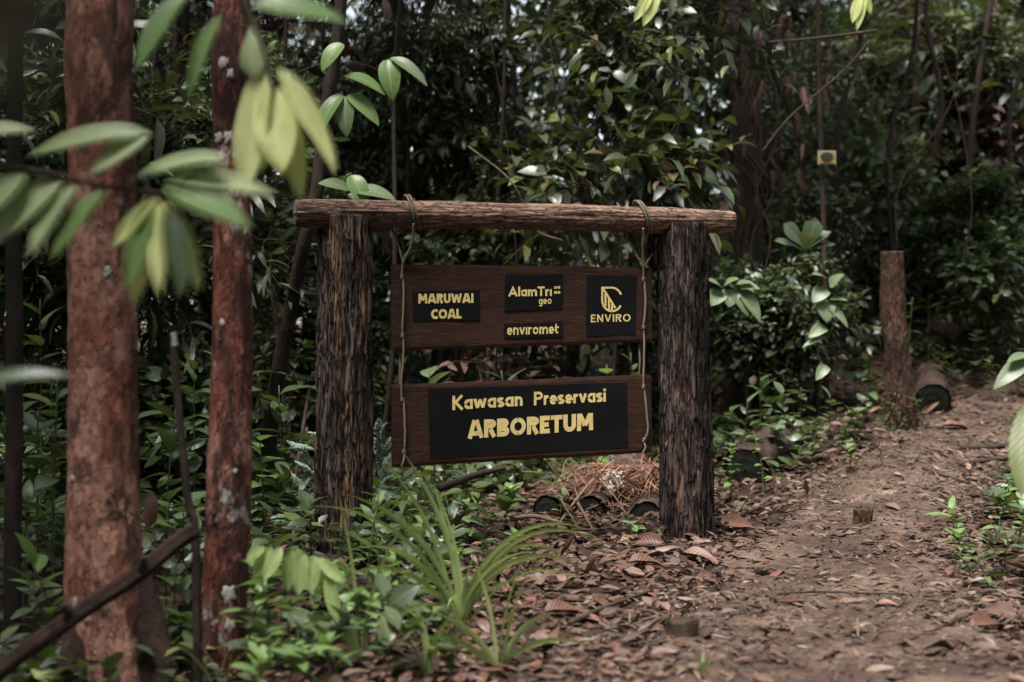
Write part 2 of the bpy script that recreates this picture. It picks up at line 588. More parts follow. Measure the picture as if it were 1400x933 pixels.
M['stump'] = mat_bark('rotting_stump_bark', (0.095, 0.050, 0.033), (0.022, 0.016, 0.013), (0.17, 0.085, 0.05), (0.60, (0.055, 0.065, 0.026)), (1, 1, 0.35), (0.7, 0.85), 0.85, 12, crack=(48, (0.02, 0.013, 0.01), 0.1, 0.7, 0.3))
M['twig'] = mat_bark('dry_twig', (0.22, 0.15, 0.10), (0.08, 0.05, 0.035), (0.30, 0.21, 0.14), None, (1, 1, 1), (0.6, 0.5), 0.7, 20)
M['twig_dark'] = mat_bark('wet_twig', (0.075, 0.05, 0.04), (0.03, 0.02, 0.017), (0.12, 0.08, 0.06), None, (1, 1, 1), (0.6, 0.6), 0.6, 20)


def m_simple(name, stops, scale, rough, bs=40, bst=0.5, sc=(1, 1, 1), det=8, spec=0.4):
    m = NT(name)
    v = m.coord('Object', sc)
    m.set(m.ramp(m.noise(v, scale, det, 0.65, 0.3), stops), rough, spec)
    m.bump(m.noise(v, bs, 6, 0.65), bst, 0.01)
    return m.m


M['cut_end'] = m_simple('mossy_cut_end', [(0.3, (0.006, 0.006, 0.005)), (0.55, (0.013, 0.014, 0.010)), (0.75, (0.035, 0.033, 0.024))], 16, 0.9, spec=0.08)
M['moss'] = m_simple('moss', [(0.3, (0.03, 0.04, 0.012)), (0.7, (0.09, 0.11, 0.03))], 30, 0.9, 90, 1.0)
M['rock'] = m_simple('mossy_rock', [(0.3, (0.06, 0.05, 0.04)), (0.7, (0.15, 0.12, 0.10))], 5, 0.8)
M['lichen'] = m_simple('pale_lichen', [(0.3, (0.20, 0.17, 0.15)), (0.5, (0.36, 0.34, 0.32)), (0.7, (0.46, 0.45, 0.43))], 60, 0.9, 150, 0.6)
M['end_grain'] = m_simple('grey_end_grain', [(0.3, (0.06, 0.05, 0.045)), (0.55, (0.16, 0.14, 0.125)), (0.75, (0.30, 0.28, 0.26))], 26, 0.9, 60, 0.8)
M['fungus'] = m_simple('pale_rot', [(0.3, (0.22, 0.17, 0.14)), (0.55, (0.40, 0.34, 0.30)), (0.7, (0.56, 0.52, 0.48))], 40, 0.9, 120, 0.8)
M['fibre'] = mat_deadleaf('shredded_bark_fibre', G((0.13, 0.045, 0.028), (0.22, 0.08, 0.046), (0.28, 0.13, 0.075), (0.16, 0.055, 0.033), (0.34, 0.21, 0.13), (0.09, 0.036, 0.025)), 0.5)

# ------------------------------------------------------------------ the ground and the path
PY = np.array([0., 3.0, 4.3, 5.9, 7.1, 8.3, 9.2, 11.0, 13.0, 16.0, 22.0])
PX = np.array([0.6, 0.8, 0.98, 1.36, 1.68, 2.2, 2.72, 3.95, 5.7, 8.2, 13.0])
PW = np.array([0.9, 0.85, 0.78, 0.62, 0.58, 0.58, 0.58, 0.55, 0.5, 0.5, 0.5])


def path_d(x, y):
    """0 on the centre line of the path, 1 at its edge"""
    return np.abs(x - np.interp(y, PY, PX)) / np.interp(y, PY, PW)


def height(x, y, fine=True):
    x, y = np.asarray(x, float), np.asarray(y, float)
    up = np.log1p(np.exp((y - 7.5) * 2.2)) / 2.2
    z = 0.138 * np.minimum(up, 9) * sst(0.3, 2.7, x)
    z = z + 0.25 * np.clip(y - 11.0, 0, 9) * sst(1.0, 4.2, x)
    z = z + 0.05 * np.clip(y - 8.5, 0, 10) * (1 - sst(0.3, 2.7, x))
    z = z + 0.14 * np.clip(x - 2.5 - 0.55 * np.clip(y - 7, 0, 12), 0, 4) * sst(5, 7, y)
    z = z - 0.13 * sst(-0.5, -1.3, x) * sst(6.6, 4.9, y)
    z = z + 0.10 * (fbm(x * 0.45, y * 0.45, 0 * x, 3, 3) - 0.5) * sst(7.5, 10, y)
    if fine:
        rough = sst(0.75, 1.25, path_d(x, y))
        z = z + (0.035 * (fbm(x * 2.1, y * 2.1, 0 * x, 4, 9) - 0.5)) * (0.4 + 0.6 * rough)
        z = z + 0.012 * (fbm(x * 11, y * 11, 0 * x, 3, 19) - 0.5) * (0.6 + rough)
    return z


def H(x, y):
    return float(height(np.array([x]), np.array([y]))[0])


def gnormal(x, y):
    e = 0.05
    gx = (height(x + e, y) - height(x - e, y)) / (2 * e)
    gy = (height(x, y + e) - height(x, y - e)) / (2 * e)
    return norm(np.stack([-gx, -gy, np.ones_like(gx)], -1))


def axis(lo, hi, step, far, g=1.16):
    a = list(np.arange(lo, hi, step))
    s, v = step, a[-1]
    while v < far:
        s *= g
        v += s
        a.append(v)
    s, v = step, lo
    b = []
    while v > -far:
        s *= g
        v -= s
        b.append(v)
    return np.array(b[::-1] + a)


xs, ys = axis(-3.2, 5.2, 0.04, 120), axis(3.4, 13.5, 0.04, 130)
GX, GY = np.meshgrid(xs, ys)
GZ = height(GX.ravel(), GY.ravel())
nx, ny = len(xs), len(ys)
i, j = np.meshgrid(np.arange(ny - 1), np.arange(nx - 1), indexing='ij')
i, j = i.ravel(), j.ravel()
Q = np.stack([i * nx + j, i * nx + j + 1, (i + 1) * nx + j + 1, (i + 1) * nx + j], 1)

m = NT('forest_soil')
v = m.coord('Object')
c = m.ramp(m.noise(v, 3.0, 9, 0.7), [(0.3, (0.030, 0.020, 0.014)), (0.5, (0.065, 0.040, 0.028)), (0.7, (0.11, 0.068, 0.048))])
m.set(c, 0.9, 0.12)
m.bump(m.noise(v, 30, 8, 0.75), 1.0, 0.04)
M['soil'] = m.m
floor = part('forest_floor', np.stack([GX.ravel(), GY.ravel(), GZ], 1), Q, M['soil'])
tag(floor, kind='structure')

m = NT('trodden_earth')
v = m.coord('Object')
n1 = m.noise(v, 2.2, 8, 0.65)
c = m.ramp(n1, [(0.32, (0.060, 0.039, 0.030)), (0.48, (0.108, 0.070, 0.051)), (0.64, (0.21, 0.143, 0.107))])
c = m.mix(m.math('MULTIPLY', m.step(m.noise(m.coord('Object', (1, 1, 1), (4, 4, 4)), 26, 6, 0.7), 0.48, 0.60), 0.75), c, (0.045, 0.029, 0.022))
m.set(c, 0.8, 0.15)
m.bump(m.math('ADD', m.noise(v, 34, 8, 0.75), m.noise(v, 9, 4, 0.6)), 0.9, 0.03)
M['earth'] = m.m
pt = np.linspace(3.4, 14.5, 640)
pu = np.linspace(-1.25, 1.25, 100)
PT, PU = np.meshgrid(pt, pu, indexing='ij')
cx, hw = np.interp(pt, PY, PX)[:, None], np.interp(pt, PY, PW)[:, None]
X = cx + PU * hw
Z = height(X.ravel(), PT.ravel()).reshape(X.shape)
edge = np.abs(PU) + 0.5 * (fbm(X * 1.6, PT * 1.6, 0 * X, 4, 40) - 0.5)
Z = Z + 0.012 - 0.075 * sst(0.72, 1.15, edge) + 0.03 * (fbm(X * 12, PT * 12, 0 * X, 3, 50) - 0.5) + 0.02 * (fbm(X * 5, PT * 5, 0 * X, 2, 52) - 0.5)
k = len(pu)
i, j = np.meshgrid(np.arange(len(pt) - 1), np.arange(k - 1), indexing='ij')
i, j = i.ravel(), j.ravel()
path = part('path', np.stack([X, PT, Z], -1).reshape(-1, 3), np.stack([i * k + j, i * k + j + 1, (i + 1) * k + j + 1, (i + 1) * k + j], 1), M['earth'])
tag(path, kind='structure')

# ------------------------------------------------------------------ the sign
YAW = R(14)
SO = np.array([0.0, 6.9, 0.0])
EX = np.array([math.cos(YAW), math.sin(YAW), 0])
EN = np.array([math.sin(YAW), -math.cos(YAW), 0])      # towards the viewer


def SG(px, py, off=0.0):
    """point of the sign's plane (moved off metres towards the viewer) seen at a photo pixel"""
    c0 = np.array([0, 0, CAM_H])
    d = P(px, py, 1.0) - c0
    o = SO + EN * off
    return c0 + d * ((o - c0).dot(EN) / d.dot(EN))


fr = thing('rustic_signpost', 'rustic sign frame of two thick dark weathered posts under a rough log beam', 'signpost', SG(700, 760) * [1, 1, 0])


def post_disp(seed):
    def f(th, ln, r):
        cxx, syy = np.cos(th), np.sin(th)
        a = fbm(cxx * 2.6, syy * 2.6, ln * 1.3, 3, seed) - 0.5
        g = fbm(cxx * 9, syy * 9, ln * 2.2, 3, seed + 1)
        g2 = np.abs(fbm(cxx * 17, syy * 17, ln * 3.4, 3, seed + 2) - 0.5) * 2
        st = np.floor(fbm(cxx * 6, syy * 6, ln * 2.6, 2, seed + 3) * 7) / 7
        pit = sst(0.62, 0.72, fbm(cxx * 5, syy * 5, ln * 6, 3, seed + 5))
        return r * (0.13 * a + 0.10 * (g - 0.5) - 0.11 * (1 - sst(0.0, 0.22, g2)) + 0.17 * (st - 0.45) - 0.10 * pit)
    return f


def post(pts, rad, seed, mat='post'):
    p = smooth_path(pts, 340)
    rr = np.interp(np.linspace(0, 1, 340), np.linspace(0, 1, len(rad)), rad)
    V, F = tube(p, rr, 150, post_disp(seed), ref=EX)
    return part('post', V, F, M[mat], fr)


lb, lt = SG(469, 800, -0.02), SG(472, 296, -0.02)
lb[2] -= 0.15
post([lb, SG(470, 600, -0.02), SG(471, 450, -0.02), lt], [0.137, 0.136, 0.132, 0.131, 0.128], 11)
rb, rt = SG(944, 775, -0.02), SG(932, 306, -0.02)
rb[2] -= 0.15
post([rb, SG(939, 640, -0.02), SG(934, 450, -0.02), rt], [0.136, 0.132, 0.128, 0.127, 0.124], 31, 'post_dark')

bl, br_ = SG(404, 290, 0.0), SG(1001, 302.5, 0.0)
bp = smooth_path([bl, SG(560, 291, 0), SG(700, 294, 0), SG(850, 297.5, 0), br_], 420)
bt = np.linspace(0, 1, 420)
brad = np.interp(bt, [0, 0.03, 0.3, 0.62, 0.85, 1.0], [0.066, 0.071, 0.073, 0.072, 0.070, 0.062]) * (1 + 0.03 * np.sin(bt * 23) + 0.03 * np.sin(bt * 9 + 1))


def beam_disp(th, ln, r):
    cxx, syy = np.cos(th), np.sin(th)
    a = fbm(cxx * 1.7, syy * 1.7, ln * 2.2, 3, 60) - 0.5
    g = fbm(cxx * 9, syy * 9, ln * 3.0, 4, 61) - 0.5
    g2 = np.abs(fbm(cxx * 14, syy * 14, ln * 4.5, 3, 62) - 0.5) * 2
    fr_end = sst(2.02, 2.2, ln) * (fbm(cxx * 12, syy * 12, ln * 2, 3, 63) - 0.5)
    flat = -0.18 * sst(-0.55, -0.95, syy)
    return r * (0.16 * a + 0.10 * g - 0.05 * (1 - sst(0, 0.2, g2)) + 0.35 * fr_end + flat)


V, F = tube(bp, brad, 110, beam_disp, ref=EX @ np.array([[0, 0, 1], [0, 0, 0], [0, 0, 0]]) * 0 + EN)
beam = part('beam', V, F, M['beam'], fr)
# worn grey end face, a shallow rough disc
th = np.linspace(0, 2 * np.pi, 40, endpoint=False)
rr = np.linspace(0.08, 0.96, 9)
ev = np.array([[(bl + (-EX) * (0.004 + 0.012 * vn(a * 2 + 5, r * 9, 1.0, 70) - 0.012 * r) + (EN * math.cos(a) + np.array([0, 0, 1]) * math.sin(a)) * r * 0.064) for a in th] for r in rr]).reshape(-1, 3)
ii, jj = np.meshgrid(np.arange(8), np.arange(40), indexing='ij')
ii, jj = ii.ravel(), jj.ravel()
j2 = (jj + 1) % 40
part('end_face', ev, np.stack([ii * 40 + jj, ii * 40 + j2, (ii + 1) * 40 + j2, (ii + 1) * 40 + jj], 1), M['end_grain'], beam)

# board materials
m = NT('stained_board_wood')
v = m.coord('Object', (1.0, 1.0, 9.0))
w = m.noise(v, 9, 9, 0.65, 1.4)
c = m.ramp(w, [(0.30, (0.010, 0.0045, 0.0035)), (0.5, (0.024, 0.0098, 0.0064)), (0.68, (0.066, 0.0255, 0.014))])
big = m.noise(m.coord('Object', (1, 1, 1.6)), 2.2, 4, 0.5)
c = m.mix(m.math('MULTIPLY', m.step(big, 0.4, 0.68), 0.45), c, (0.044, 0.0170, 0.0098))
dust = m.step(m.noise(m.coord('Object'), 190, 2, 0.5), 0.735, 0.77)
c = m.mix(m.math('MULTIPLY', dust, 0.45), c, (0.22, 0.16, 0.13))
m.set(c, 0.6, 0.12)
m.bump(m.noise(v, 26, 7, 0.7, 1.0), 0.7, 0.008)
M['board'] = m.m
m = NT('matt_black_paint')
v = m.coord('Object', (1, 1, 1))
c = m.ramp(m.noise(v, 5, 6, 0.6), [(0.3, (0.0035, 0.0035, 0.004)), (0.7, (0.008, 0.0075, 0.008))])
dust = m.step(m.noise(v, 240, 2, 0.5), 0.73, 0.77)
c = m.mix(m.math('MULTIPLY', dust, 0.4), c, (0.14, 0.13, 0.13))
scr = m.n('ShaderNodeMapping')
tcx = m.n('ShaderNodeTexCoord')
m.l(tcx.outputs['Object'], scr.inputs[0])
scr.inputs['Rotation'].default_value = (0, R(-38), 0)
scr.inputs['Scale'].default_value = (8, 8, 240)
s1 = m.step(m.noise(scr.outputs[0], 1.0, 2, 0.5), 0.70, 0.76)
s2 = m.step(m.noise(v, 4.0, 3, 0.5), 0.52, 0.66)
c = m.mix(m.math('MULTIPLY', m.math('MULTIPLY', s1, s2), 0.25), c, (0.16, 0.15, 0.14))
m.set(c, 0.7, 0.08)
m.bump(m.noise(m.coord('Object', (1, 1, 9)), 24, 6, 0.7, 1.0), 0.25, 0.004)
M['black'] = m.m
m = NT('worn_gold_paint')
v = m.coord('Object')
wear = m.step(m.noise(v, 130, 5, 0.7), 0.60, 0.72)
c = m.ramp(m.noise(v, 30, 4, 0.6), [(0.3, (0.50, 0.38, 0.14)), (0.7, (0.66, 0.53, 0.22))])
c = m.mix(m.math('MULTIPLY', wear, 0.75), c, (0.05, 0.035, 0.02))
m.set(c, 0.6, 0.3)
m.bump(m.noise(v, 160, 4, 0.7), 0.3, 0.003)
M['gold'] = m.m

TH = 0.034


def board(name, corners, label, seed):
    """a sawn plank from its four measured corners, with wavy edges and rounded arrises"""
    tl, tr, brr, bl2 = [np.array(c, float) for c in corners]
    o = thing(name, label, 'sign board', SG(*((tl + brr) / 2)))
    nu, nvv = 90, 26
    u, w = np.linspace(0, 1, nu), np.linspace(0, 1, nvv)
    U, W = np.meshgrid(u, w, indexing='ij')
    wob = 0.9 * (fbm(u * 7, 0 * u, 0 * u, 3, seed) - 0.5)
    pix = ((1 - U)[..., None] * (1 - W)[..., None] * tl + U[..., None] * (1 - W)[..., None] * tr
           + U[..., None] * W[..., None] * brr + (1 - U)[..., None] * W[..., None] * bl2)
    pix[..., 1] += wob[:, None] * (1 - 2 * W) * 2.2
    pix[..., 0] += (0.9 * (fbm(w * 5, 0 * w + 3, 0 * w, 3, seed + 1) - 0.5))[None] * (1 - 2 * U)
    fro = np.array([[SG(pix[a, b, 0], pix[a, b, 1]) for b in range(nvv)] for a in range(nu)])
    warp = 0.008 * (fbm(U * 3, W * 1.5, 0 * U, 2, seed + 4) - 0.5)
    ed = np.minimum(np.minimum(U * 60, (1 - U) * 60), np.minimum(W * 16, (1 - W) * 16))
    inset = 0.005 * (1 - np.clip(ed, 0, 1)) ** 2
    Fv = fro - EN * (inset + np.abs(warp))[..., None]
    Bv = fro - EN * TH
    V = np.vstack([Fv.reshape(-1, 3), Bv.reshape(-1, 3)])
    a, b = np.meshgrid(np.arange(nu - 1), np.arange(nvv - 1), indexing='ij')
    a, b = a.ravel(), b.ravel()
    q = np.stack([a * nvv + b, a * nvv + b + 1, (a + 1) * nvv + b + 1, (a + 1) * nvv + b], 1)
    n = nu * nvv
    rim = [k * nvv for k in range(nu)] + [(nu - 1) * nvv + k for k in range(1, nvv)] + [k * nvv + nvv - 1 for k in range(nu - 2, -1, -1)] + [k for k in range(nvv - 2, 0, -1)]
    rim = np.array(rim)
    r2 = np.roll(rim, -1)
    F = [np.vstack([q, q[:, ::-1] + n, np.stack([rim, r2, r2 + n, rim + n], 1)])]
    part('plank', V, F, M['board'], o, smooth=False)
    return o


up_b = board('sign_board', [(534.4, 361.6), (892, 365.7), (892, 467.6), (536, 480)], 'upper hanging brown board with four small black painted panels and gold names', 80)
lo_b = board('sign_board', [(535.4, 526.3), (891, 513), (892, 618.6), (537, 640)], 'lower hanging brown board reading Kawasan Preservasi Arboretum in gold on black', 90)


def panel(o, c, seed):
    tl, tr, brr, bl2 = [np.array(k, float) for k in c]
    nu, nw = 40, 20
    u, w = np.linspace(0, 1, nu), np.linspace(0, 1, nw)
    V = []
    for a in range(nu):
        for b in range(nw):
            U, W = u[a], w[b]
            p = (1 - U) * (1 - W) * tl + U * (1 - W) * tr + U * W * brr + (1 - U) * W * bl2
            p = p + np.array([0.6 * (vn(W * 9, U * 3, 0., seed) - 0.5) * (abs(1 - 2 * U) > 0.99), 0.6 * (vn(U * 12, W * 3, 2., seed) - 0.5) * (abs(1 - 2 * W) > 0.99)])
            V.append(SG(p[0], p[1], 0.0013))
    a, b = np.meshgrid(np.arange(nu - 1), np.arange(nw - 1), indexing='ij')
    a, b = a.ravel(), b.ravel()
    return part('painted_panel', V, np.stack([a * nw + b, a * nw + b + 1, (a + 1) * nw + b + 1, (a + 1) * nw + b], 1), M['black'], o)


p1 = panel(up_b, [(563.6, 399), (656, 397), (656, 438), (564.6, 440)], 1)
p2 = panel(up_b, [(691.2, 375.5), (770.4, 375.3), (769.4, 423.4), (689.4, 425)], 2)
p3 = panel(up_b, [(688.8, 443), (769.4, 440), (769.4, 460.7), (688.8, 462.8)], 3)
p4 = panel(up_b, [(802, 376.7), (871, 376.7), (869, 457.7), (801.3, 460)], 4)
p5 = panel(lo_b, [(585, 532), (857, 523), (859, 611.7), (588, 627.5)], 5)


# stroke lettering, each letter a mesh of its own
def arc(cx, cy, rx, ry, a0, a1, n=12):
    t = np.radians(np.linspace(a0, a1, n))
    return [(cx + rx * math.cos(x), cy + ry * math.sin(x)) for x in t]


def glyph(ch, w):
    h = w / 2
    x1 = 0.70
    if ch == 'A': return .92, [[(h * .7, 0), (.40, 1)], [(.52, 1), (.92 - h * .7, 0)], [(.24, .27), (.68, .27)]] if w > .2 else [[(h * .7, 0), (.46, 1 - h), (.92 - h * .7, 0)], [(.22, .3), (.70, .3)]]
    if ch == 'M': return 1.0, [[(h, 0), (h + .02, 1)], [(h + .06, .96), (.5, .30)], [(.5, .30), (.94 - h, .96)], [(.98 - h, 1), (1 - h, 0)]]
    if ch == 'R': return .74, [[(h, 0), (h, 1)], [(h, 1 - h)] + arc(.40, .74, .34 - h, .26 - h, 90, -90) + [(h, .48 + h)], [(.38, .46), (.74 - h * .9, 0)]]
    if ch == 'U': return .76, [[(h, 1), (h, .38)] + arc(.38, .38, .38 - h, .38 - h, 180, 360) + [(.76 - h, 1)]]
    if ch == 'W': return 1.2, [[(h * .8, 1), (.33, .06)], [(.33, .06), (.6, .9)], [(.6, .9), (.87, .06)], [(.87, .06), (1.2 - h * .8, 1)]]
    if ch == 'I': return w, [[(h, 0), (h, 1)]]
    if ch == 'C': return .78, [arc(.48, .5, .48 - h, .5 - h, 48, 312, 18)]
    if ch == 'O': return .96, [arc(.48, .5, .48 - h, .5 - h, 93, 267, 14), arc(.48, .5, .48 - h, .5 - h, -87, 87, 14)]
    if ch == 'L': return .58, [[(h, 1), (h, h), (.58, h)]]
    if ch == 'E': return .60, [[(.60, 1 - h), (h, 1 - h), (h, h), (.60, h)], [(h, .5), (.54, .5)]]
    if ch == 'N': return .78, [[(h, 0), (h, 1)], [(h, .97), (.78 - h, .03)], [(.78 - h, 0), (.78 - h, 1)]]
    if ch == 'V': return .84, [[(h * .8, 1), (.42, .05)], [(.42, .05), (.84 - h * .8, 1)]]
    if ch == 'T': return .72, [[(0, 1 - h), (.72, 1 - h)], [(.36, 1 - h), (.36, 0)]]
    if ch == 'B': return .74, [[(h, 0), (h, 1)], [(h, 1 - h)] + arc(.38, .74, .30 - h * .8, .26 - h, 90, -90) + [(h, .48 + h)], [(h, .56 - h)] + arc(.40, .28, .34 - h, .28 - h, 90, -90) + [(h, h)]]
    if ch == 'K': return .78, [[(h, 0), (h, 1)], [(h * 1.6, .46), (.76 - h * .5, 1)], [(h * 1.9, .56), (.78 - h * .4, 0)]]
    if ch == 'P': return .72, [[(h, 0), (h, 1)], [(h, 1 - h)] + arc(.40, .70, .32 - h, .30 - h, 90, -90) + [(h, .40 + h)]]
    # lower case
    if ch == 'l': return w, [[(h, 0), (h, 1.02)]]
    if ch == 'i': return w, [[(h, 0), (h, x1)], [(h, .80), (h, .80 + w * .95)]]
    if ch == 'j': return w, [[(h, 0), (h, x1)]]          # dotless i of the rounded wordmarks
    if ch == 'a': return .64, [arc(.31, x1 / 2, .31 - h, x1 / 2 - h, 60, 172, 10), arc(.31, x1 / 2, .31 - h, x1 / 2 - h, 188, 300, 10), [(.64 - h, 0), (.64 - h, x1)]]
    if ch == 'e': return .60, [[(h * 1.2, x1 * .5), (.60 - h * .7, x1 * .5)] + arc(.30, x1 / 2, .30 - h, x1 / 2 - h, 12, 172, 12), arc(.30, x1 / 2, .30 - h, x1 / 2 - h, 186, 318, 12)]
    if ch == 'o': return .64, [arc(.32, x1 / 2, .32 - h, x1 / 2 - h, 4, 176, 12), arc(.32, x1 / 2, .32 - h, x1 / 2 - h, 184, 356, 12)]
    if ch == 'g': return .60, [arc(.30, x1 / 2, .30 - h, x1 / 2 - h, 4, 176, 12), arc(.30, x1 / 2, .30 - h, x1 / 2 - h, 184, 356, 12), [(.60 - h, x1), (.60 - h, -.08)] + arc(.30, -.08, .30 - h, .20 - h * .5, 0, -150, 9)]
    if ch == 'n': return .58, [[(h, 0), (h, x1)], [(h, x1 * .55)] + arc(.29, x1 - .29, .29 - h, .29 - h, 170, 0, 9) + [(.58 - h, 0)]]
    if ch == 'm': return .92, [[(h, 0), (h, x1)], [(h, x1 * .6)] + arc(.25, x1 - .25, .25 - h, .25 - h, 170, 0, 8) + [(.50 - h, 0)], [(.50 - h, x1 * .6)] + arc(.71 - h * .6, x1 - .25, .25 - h * .6, .25 - h, 170, 0, 8) + [(.96 - h * 1.2, 0)]]
    if ch == 'r': return .40, [[(h, 0), (h, x1)], [(h, x1 * .5)] + arc(.34, x1 - .30, .34 - h, .30 - h, 175, 80, 7)]
    if ch == 'v': return .60, [[(h * .7, x1), (.30, .04)], [(.30, .04), (.60 - h * .7, x1)]]
    if ch == 'w': return .92, [[(h * .7, x1), (.26, .05)], [(.26, .05), (.46, x1 * .9)], [(.46, x1 * .9), (.66, .05)], [(.66, .05), (.92 - h * .7, x1)]]
    if ch == 's': return .50, [arc(.27, x1 * .72, .25 - h * .6, x1 * .28 - h, 30, 220, 9) + arc(.24, x1 * .28, .25 - h * .6, x1 * .28 - h, 40, -150, 9)]
    if ch == 't': return .46, [[(h + .04, .95), (h + .04, .24)] + arc(.30, .24, .26 - h, .24 - h, 180, 290, 7), [(0, x1 - h), (.44, x1 - h)]]
    return .3, []


def ribbon(pts, w):
    p = np.asarray(pts, float)
    keep = [0] + [k for k in range(1, len(p)) if np.linalg.norm(p[k] - p[k - 1]) > 1e-6]
    p = p[keep]
    d = norm(np.diff(p, axis=0))
    nn = np.stack([-d[:, 1], d[:, 0]], 1)
    nm = np.vstack([nn[:1], nn[:-1] + nn[1:], nn[-1:]])
    nm = norm(nm)
    ref = np.vstack([nn[:1], nn])
    k = 1 / np.clip((nm * ref).sum(1), 0.45, 1)
    off = nm * (k * w / 2)[:, None]
    V = np.vstack([p + off, p - off])
    n = len(p)
    a = np.arange(n - 1)
    return V, np.stack([a, a + n, a + n + 1, a + 1], 1)


def write(pn, text, x0, y0, x1, y1, cap0, cap1, w, gap=0.10, xs=1.0):
    """letters from baseline pixel (x0,y0) to (x1,y1); cap height in pixels at both ends"""
    cur, gl = 0.0, []
    for ch in text:
        if ch == ' ':
            cur += 0.5
            continue
        adv, st = glyph(ch, w)
        gl.append((cur, st))
        cur += adv + gap
    tot = cur - gap
    for k, (ox, st) in enumerate(gl):
        items = []
        for q, s in enumerate(st):
            V2, Q2 = ribbon(s, w * (0.94 + 0.1 * rng.random()))
            t = (V2[:, 0] + ox) / tot
            px = x0 + (x1 - x0) * t
            py = y0 + (y1 - y0) * t - V2[:, 1] * (cap0 + (cap1 - cap0) * t)
            V3 = np.array([SG(a, b, 0.0026 + 0.00025 * q) for a, b in zip(px, py)])
            items.append((V3, Q2))
        V, F, _, _ = join(items)
        part('letter', V, F, M['gold'], pn, smooth=False)


write(p1, 'MARUWAI', 572, 415.2, 647.3, 414.3, 13.2, 13.0, 0.25, 0.07)
write(p1, 'COAL', 589.5, 436.6, 631, 435.6, 13.6, 13.2, 0.25, 0.06)
write(p2, 'AlamTrj', 695.2, 405.6, 754.5, 404.8, 13.4, 13.0, 0.20, 0.07)
write(p2, 'geo', 736.5, 416.2, 754.2, 415.6, 10.0, 10.0, 0.16, 0.10)
write(p3, 'envjromet', 693.2, 458.4, 764.4, 456.2, 14.5, 14.0, 0.17, 0.10)
write(p4, 'ENVIRO', 807.8, 441.0, 862, 439.8, 10.6, 10.4, 0.17, 0.20)
write(p5, 'Kawasan', 618.5, 561.0, 714.6, 555.0, 19.6, 19.0, 0.205, 0.07)
write(p5, 'Preservasi', 730, 554.6, 828.3, 549.4, 18.6, 18.0, 0.20, 0.075)
write(p5, 'ARBORETUM', 640, 600.2, 811, 588.2, 25.0, 23.4, 0.255, 0.06)


def mark(pn, name, strokes, wpx):
    items = []
    for q, s in enumerate(strokes):
        V2, Q2 = ribbon(s, wpx)
        items.append((np.array([SG(a, b, 0.0026 + 0.00025 * q) for a, b in V2]), Q2))
    V, F, _, _ = join(items)
    part(name, V, F, M['gold'], pn, smooth=False)


mark(p4, 'leaf_emblem', [
    [(849, 403)] + [(836 + 14.0 * math.cos(R(a)), 408.5 - 15 * math.sin(R(a))) for a in range(32, 91, 8)] + [(823.5, 393.8)],
    [(823.5, 392.5), (823.3, 409)] + [(836.8 + 13.6 * math.cos(R(a)), 410 - 15.8 * math.sin(R(a))) for a in range(180, 331, 10)],
    [(824, 394), (841.5, 421.5)],
    [(827.6, 402), (828.0, 419)], [(832.5, 409), (832.7, 424)], [(837.0, 415.5), (836.6, 425.5)]], 2.7)
for (a, b) in ((759.3, 393.4), (764.0, 393.2), (759.5, 400.2), (764.2, 400.0)):
    s = 1.45
    mark(p2, 'clover_mark', [[(a - s, b - s), (a + s, b + s)], [(a - s, b + s), (a + s, b - s)]], 1.9)

# ropes
m = NT('twisted_rope')
v = m.coord('Object')
wv = m.n('ShaderNodeTexWave', wave_type='BANDS', bands_direction='DIAGONAL')
wv.inputs['Scale'].default_value = 70
m.l(v, wv.inputs[0])
c = m.mix(wv.outputs['Fac'], (0.10, 0.082, 0.055), (0.25, 0.21, 0.15))
c = m.mix(m.math('MULTIPLY', m.step(m.noise(v, 14, 5, 0.6), 0.5, 0.7), 0.5), c, (0.09, 0.085, 0.045))
m.set(c, 0.9, 0.2)
m.bump(wv.outputs['Fac'], 0.9, 0.004)
M['rope'] = m.m


def rope(label, loops, strands, holes, tuft):
    base = SG(*strands[0][0][:2])
    o = thing('rope', label, 'rope', base, 'ropes holding the boards')
    for pts in loops:            # a turn round the beam
        V, F = tube(smooth_path(pts, 60), 0.0055, 8)
        part('loop', V, F, M['rope'], o)
    for pts in strands:
        q = [SG(a, b, c) for a, b, c in pts]
        p = smooth_path(q, 14 * len(q))
        p += (np.array([fbm(p[:, 2] * 30, 0 * p[:, 2], 0 * p[:, 2], 2, 5) - 0.5, 0 * p[:, 2], 0 * p[:, 2]]).T) * 0.004
        V, F = tube(p, 0.0055, 8)
        part('strand', V, F, M['rope'], o)
    for a, b in holes:           # knots drawn into the drilled holes
        kp = smooth_path([SG(a - 2, b - 2, 0.002), SG(a + 1.5, b - 1, 0.010), SG(a + 2, b + 1.5, 0.004), SG(a - 1.5, b + 1.5, 0.010), SG(a, b - 1, 0.003)], 24)
        V, F = tube(kp, 0.0042, 6)
        part('knot', V, F, M['rope'], o)
    items = []
    for k in range(26):
        a, b, c = tuft
        q0 = SG(a + rng.normal(0, 2.0), b, c)
        q1 = SG(a + rng.normal(0, 4.5), b + 18 + rng.normal(0, 4), c)
        q2 = SG(a + rng.normal(-2, 6), b + 34 + rng.normal(0, 7), c + rng.normal(0, 0.01))
        items.append(tube(smooth_path([q0, q1, q2], 6), 0.0013, 3))
    V, F, _, _ = join(items)
    part('frayed_end', V, F, M['rope'], o, kind='stuff')
    return o


def turn(px, tilt, n=2):
    """closed-ish turn round the beam at photo column px"""
    c = SG(px, 291 + (px - 560) * 0.022, 0)
    out = []
    for k in range(n):
        pts = []
        for a in np.linspace(-70, 250, 14):
            s = EX * (tilt * math.sin(R(a)) + 0.016 * k)
            pts.append(c + s + EN * math.cos(R(a)) * 0.083 + np.array([0, 0, 1]) * math.sin(R(a)) * 0.083)
        out.append(pts)
    return out


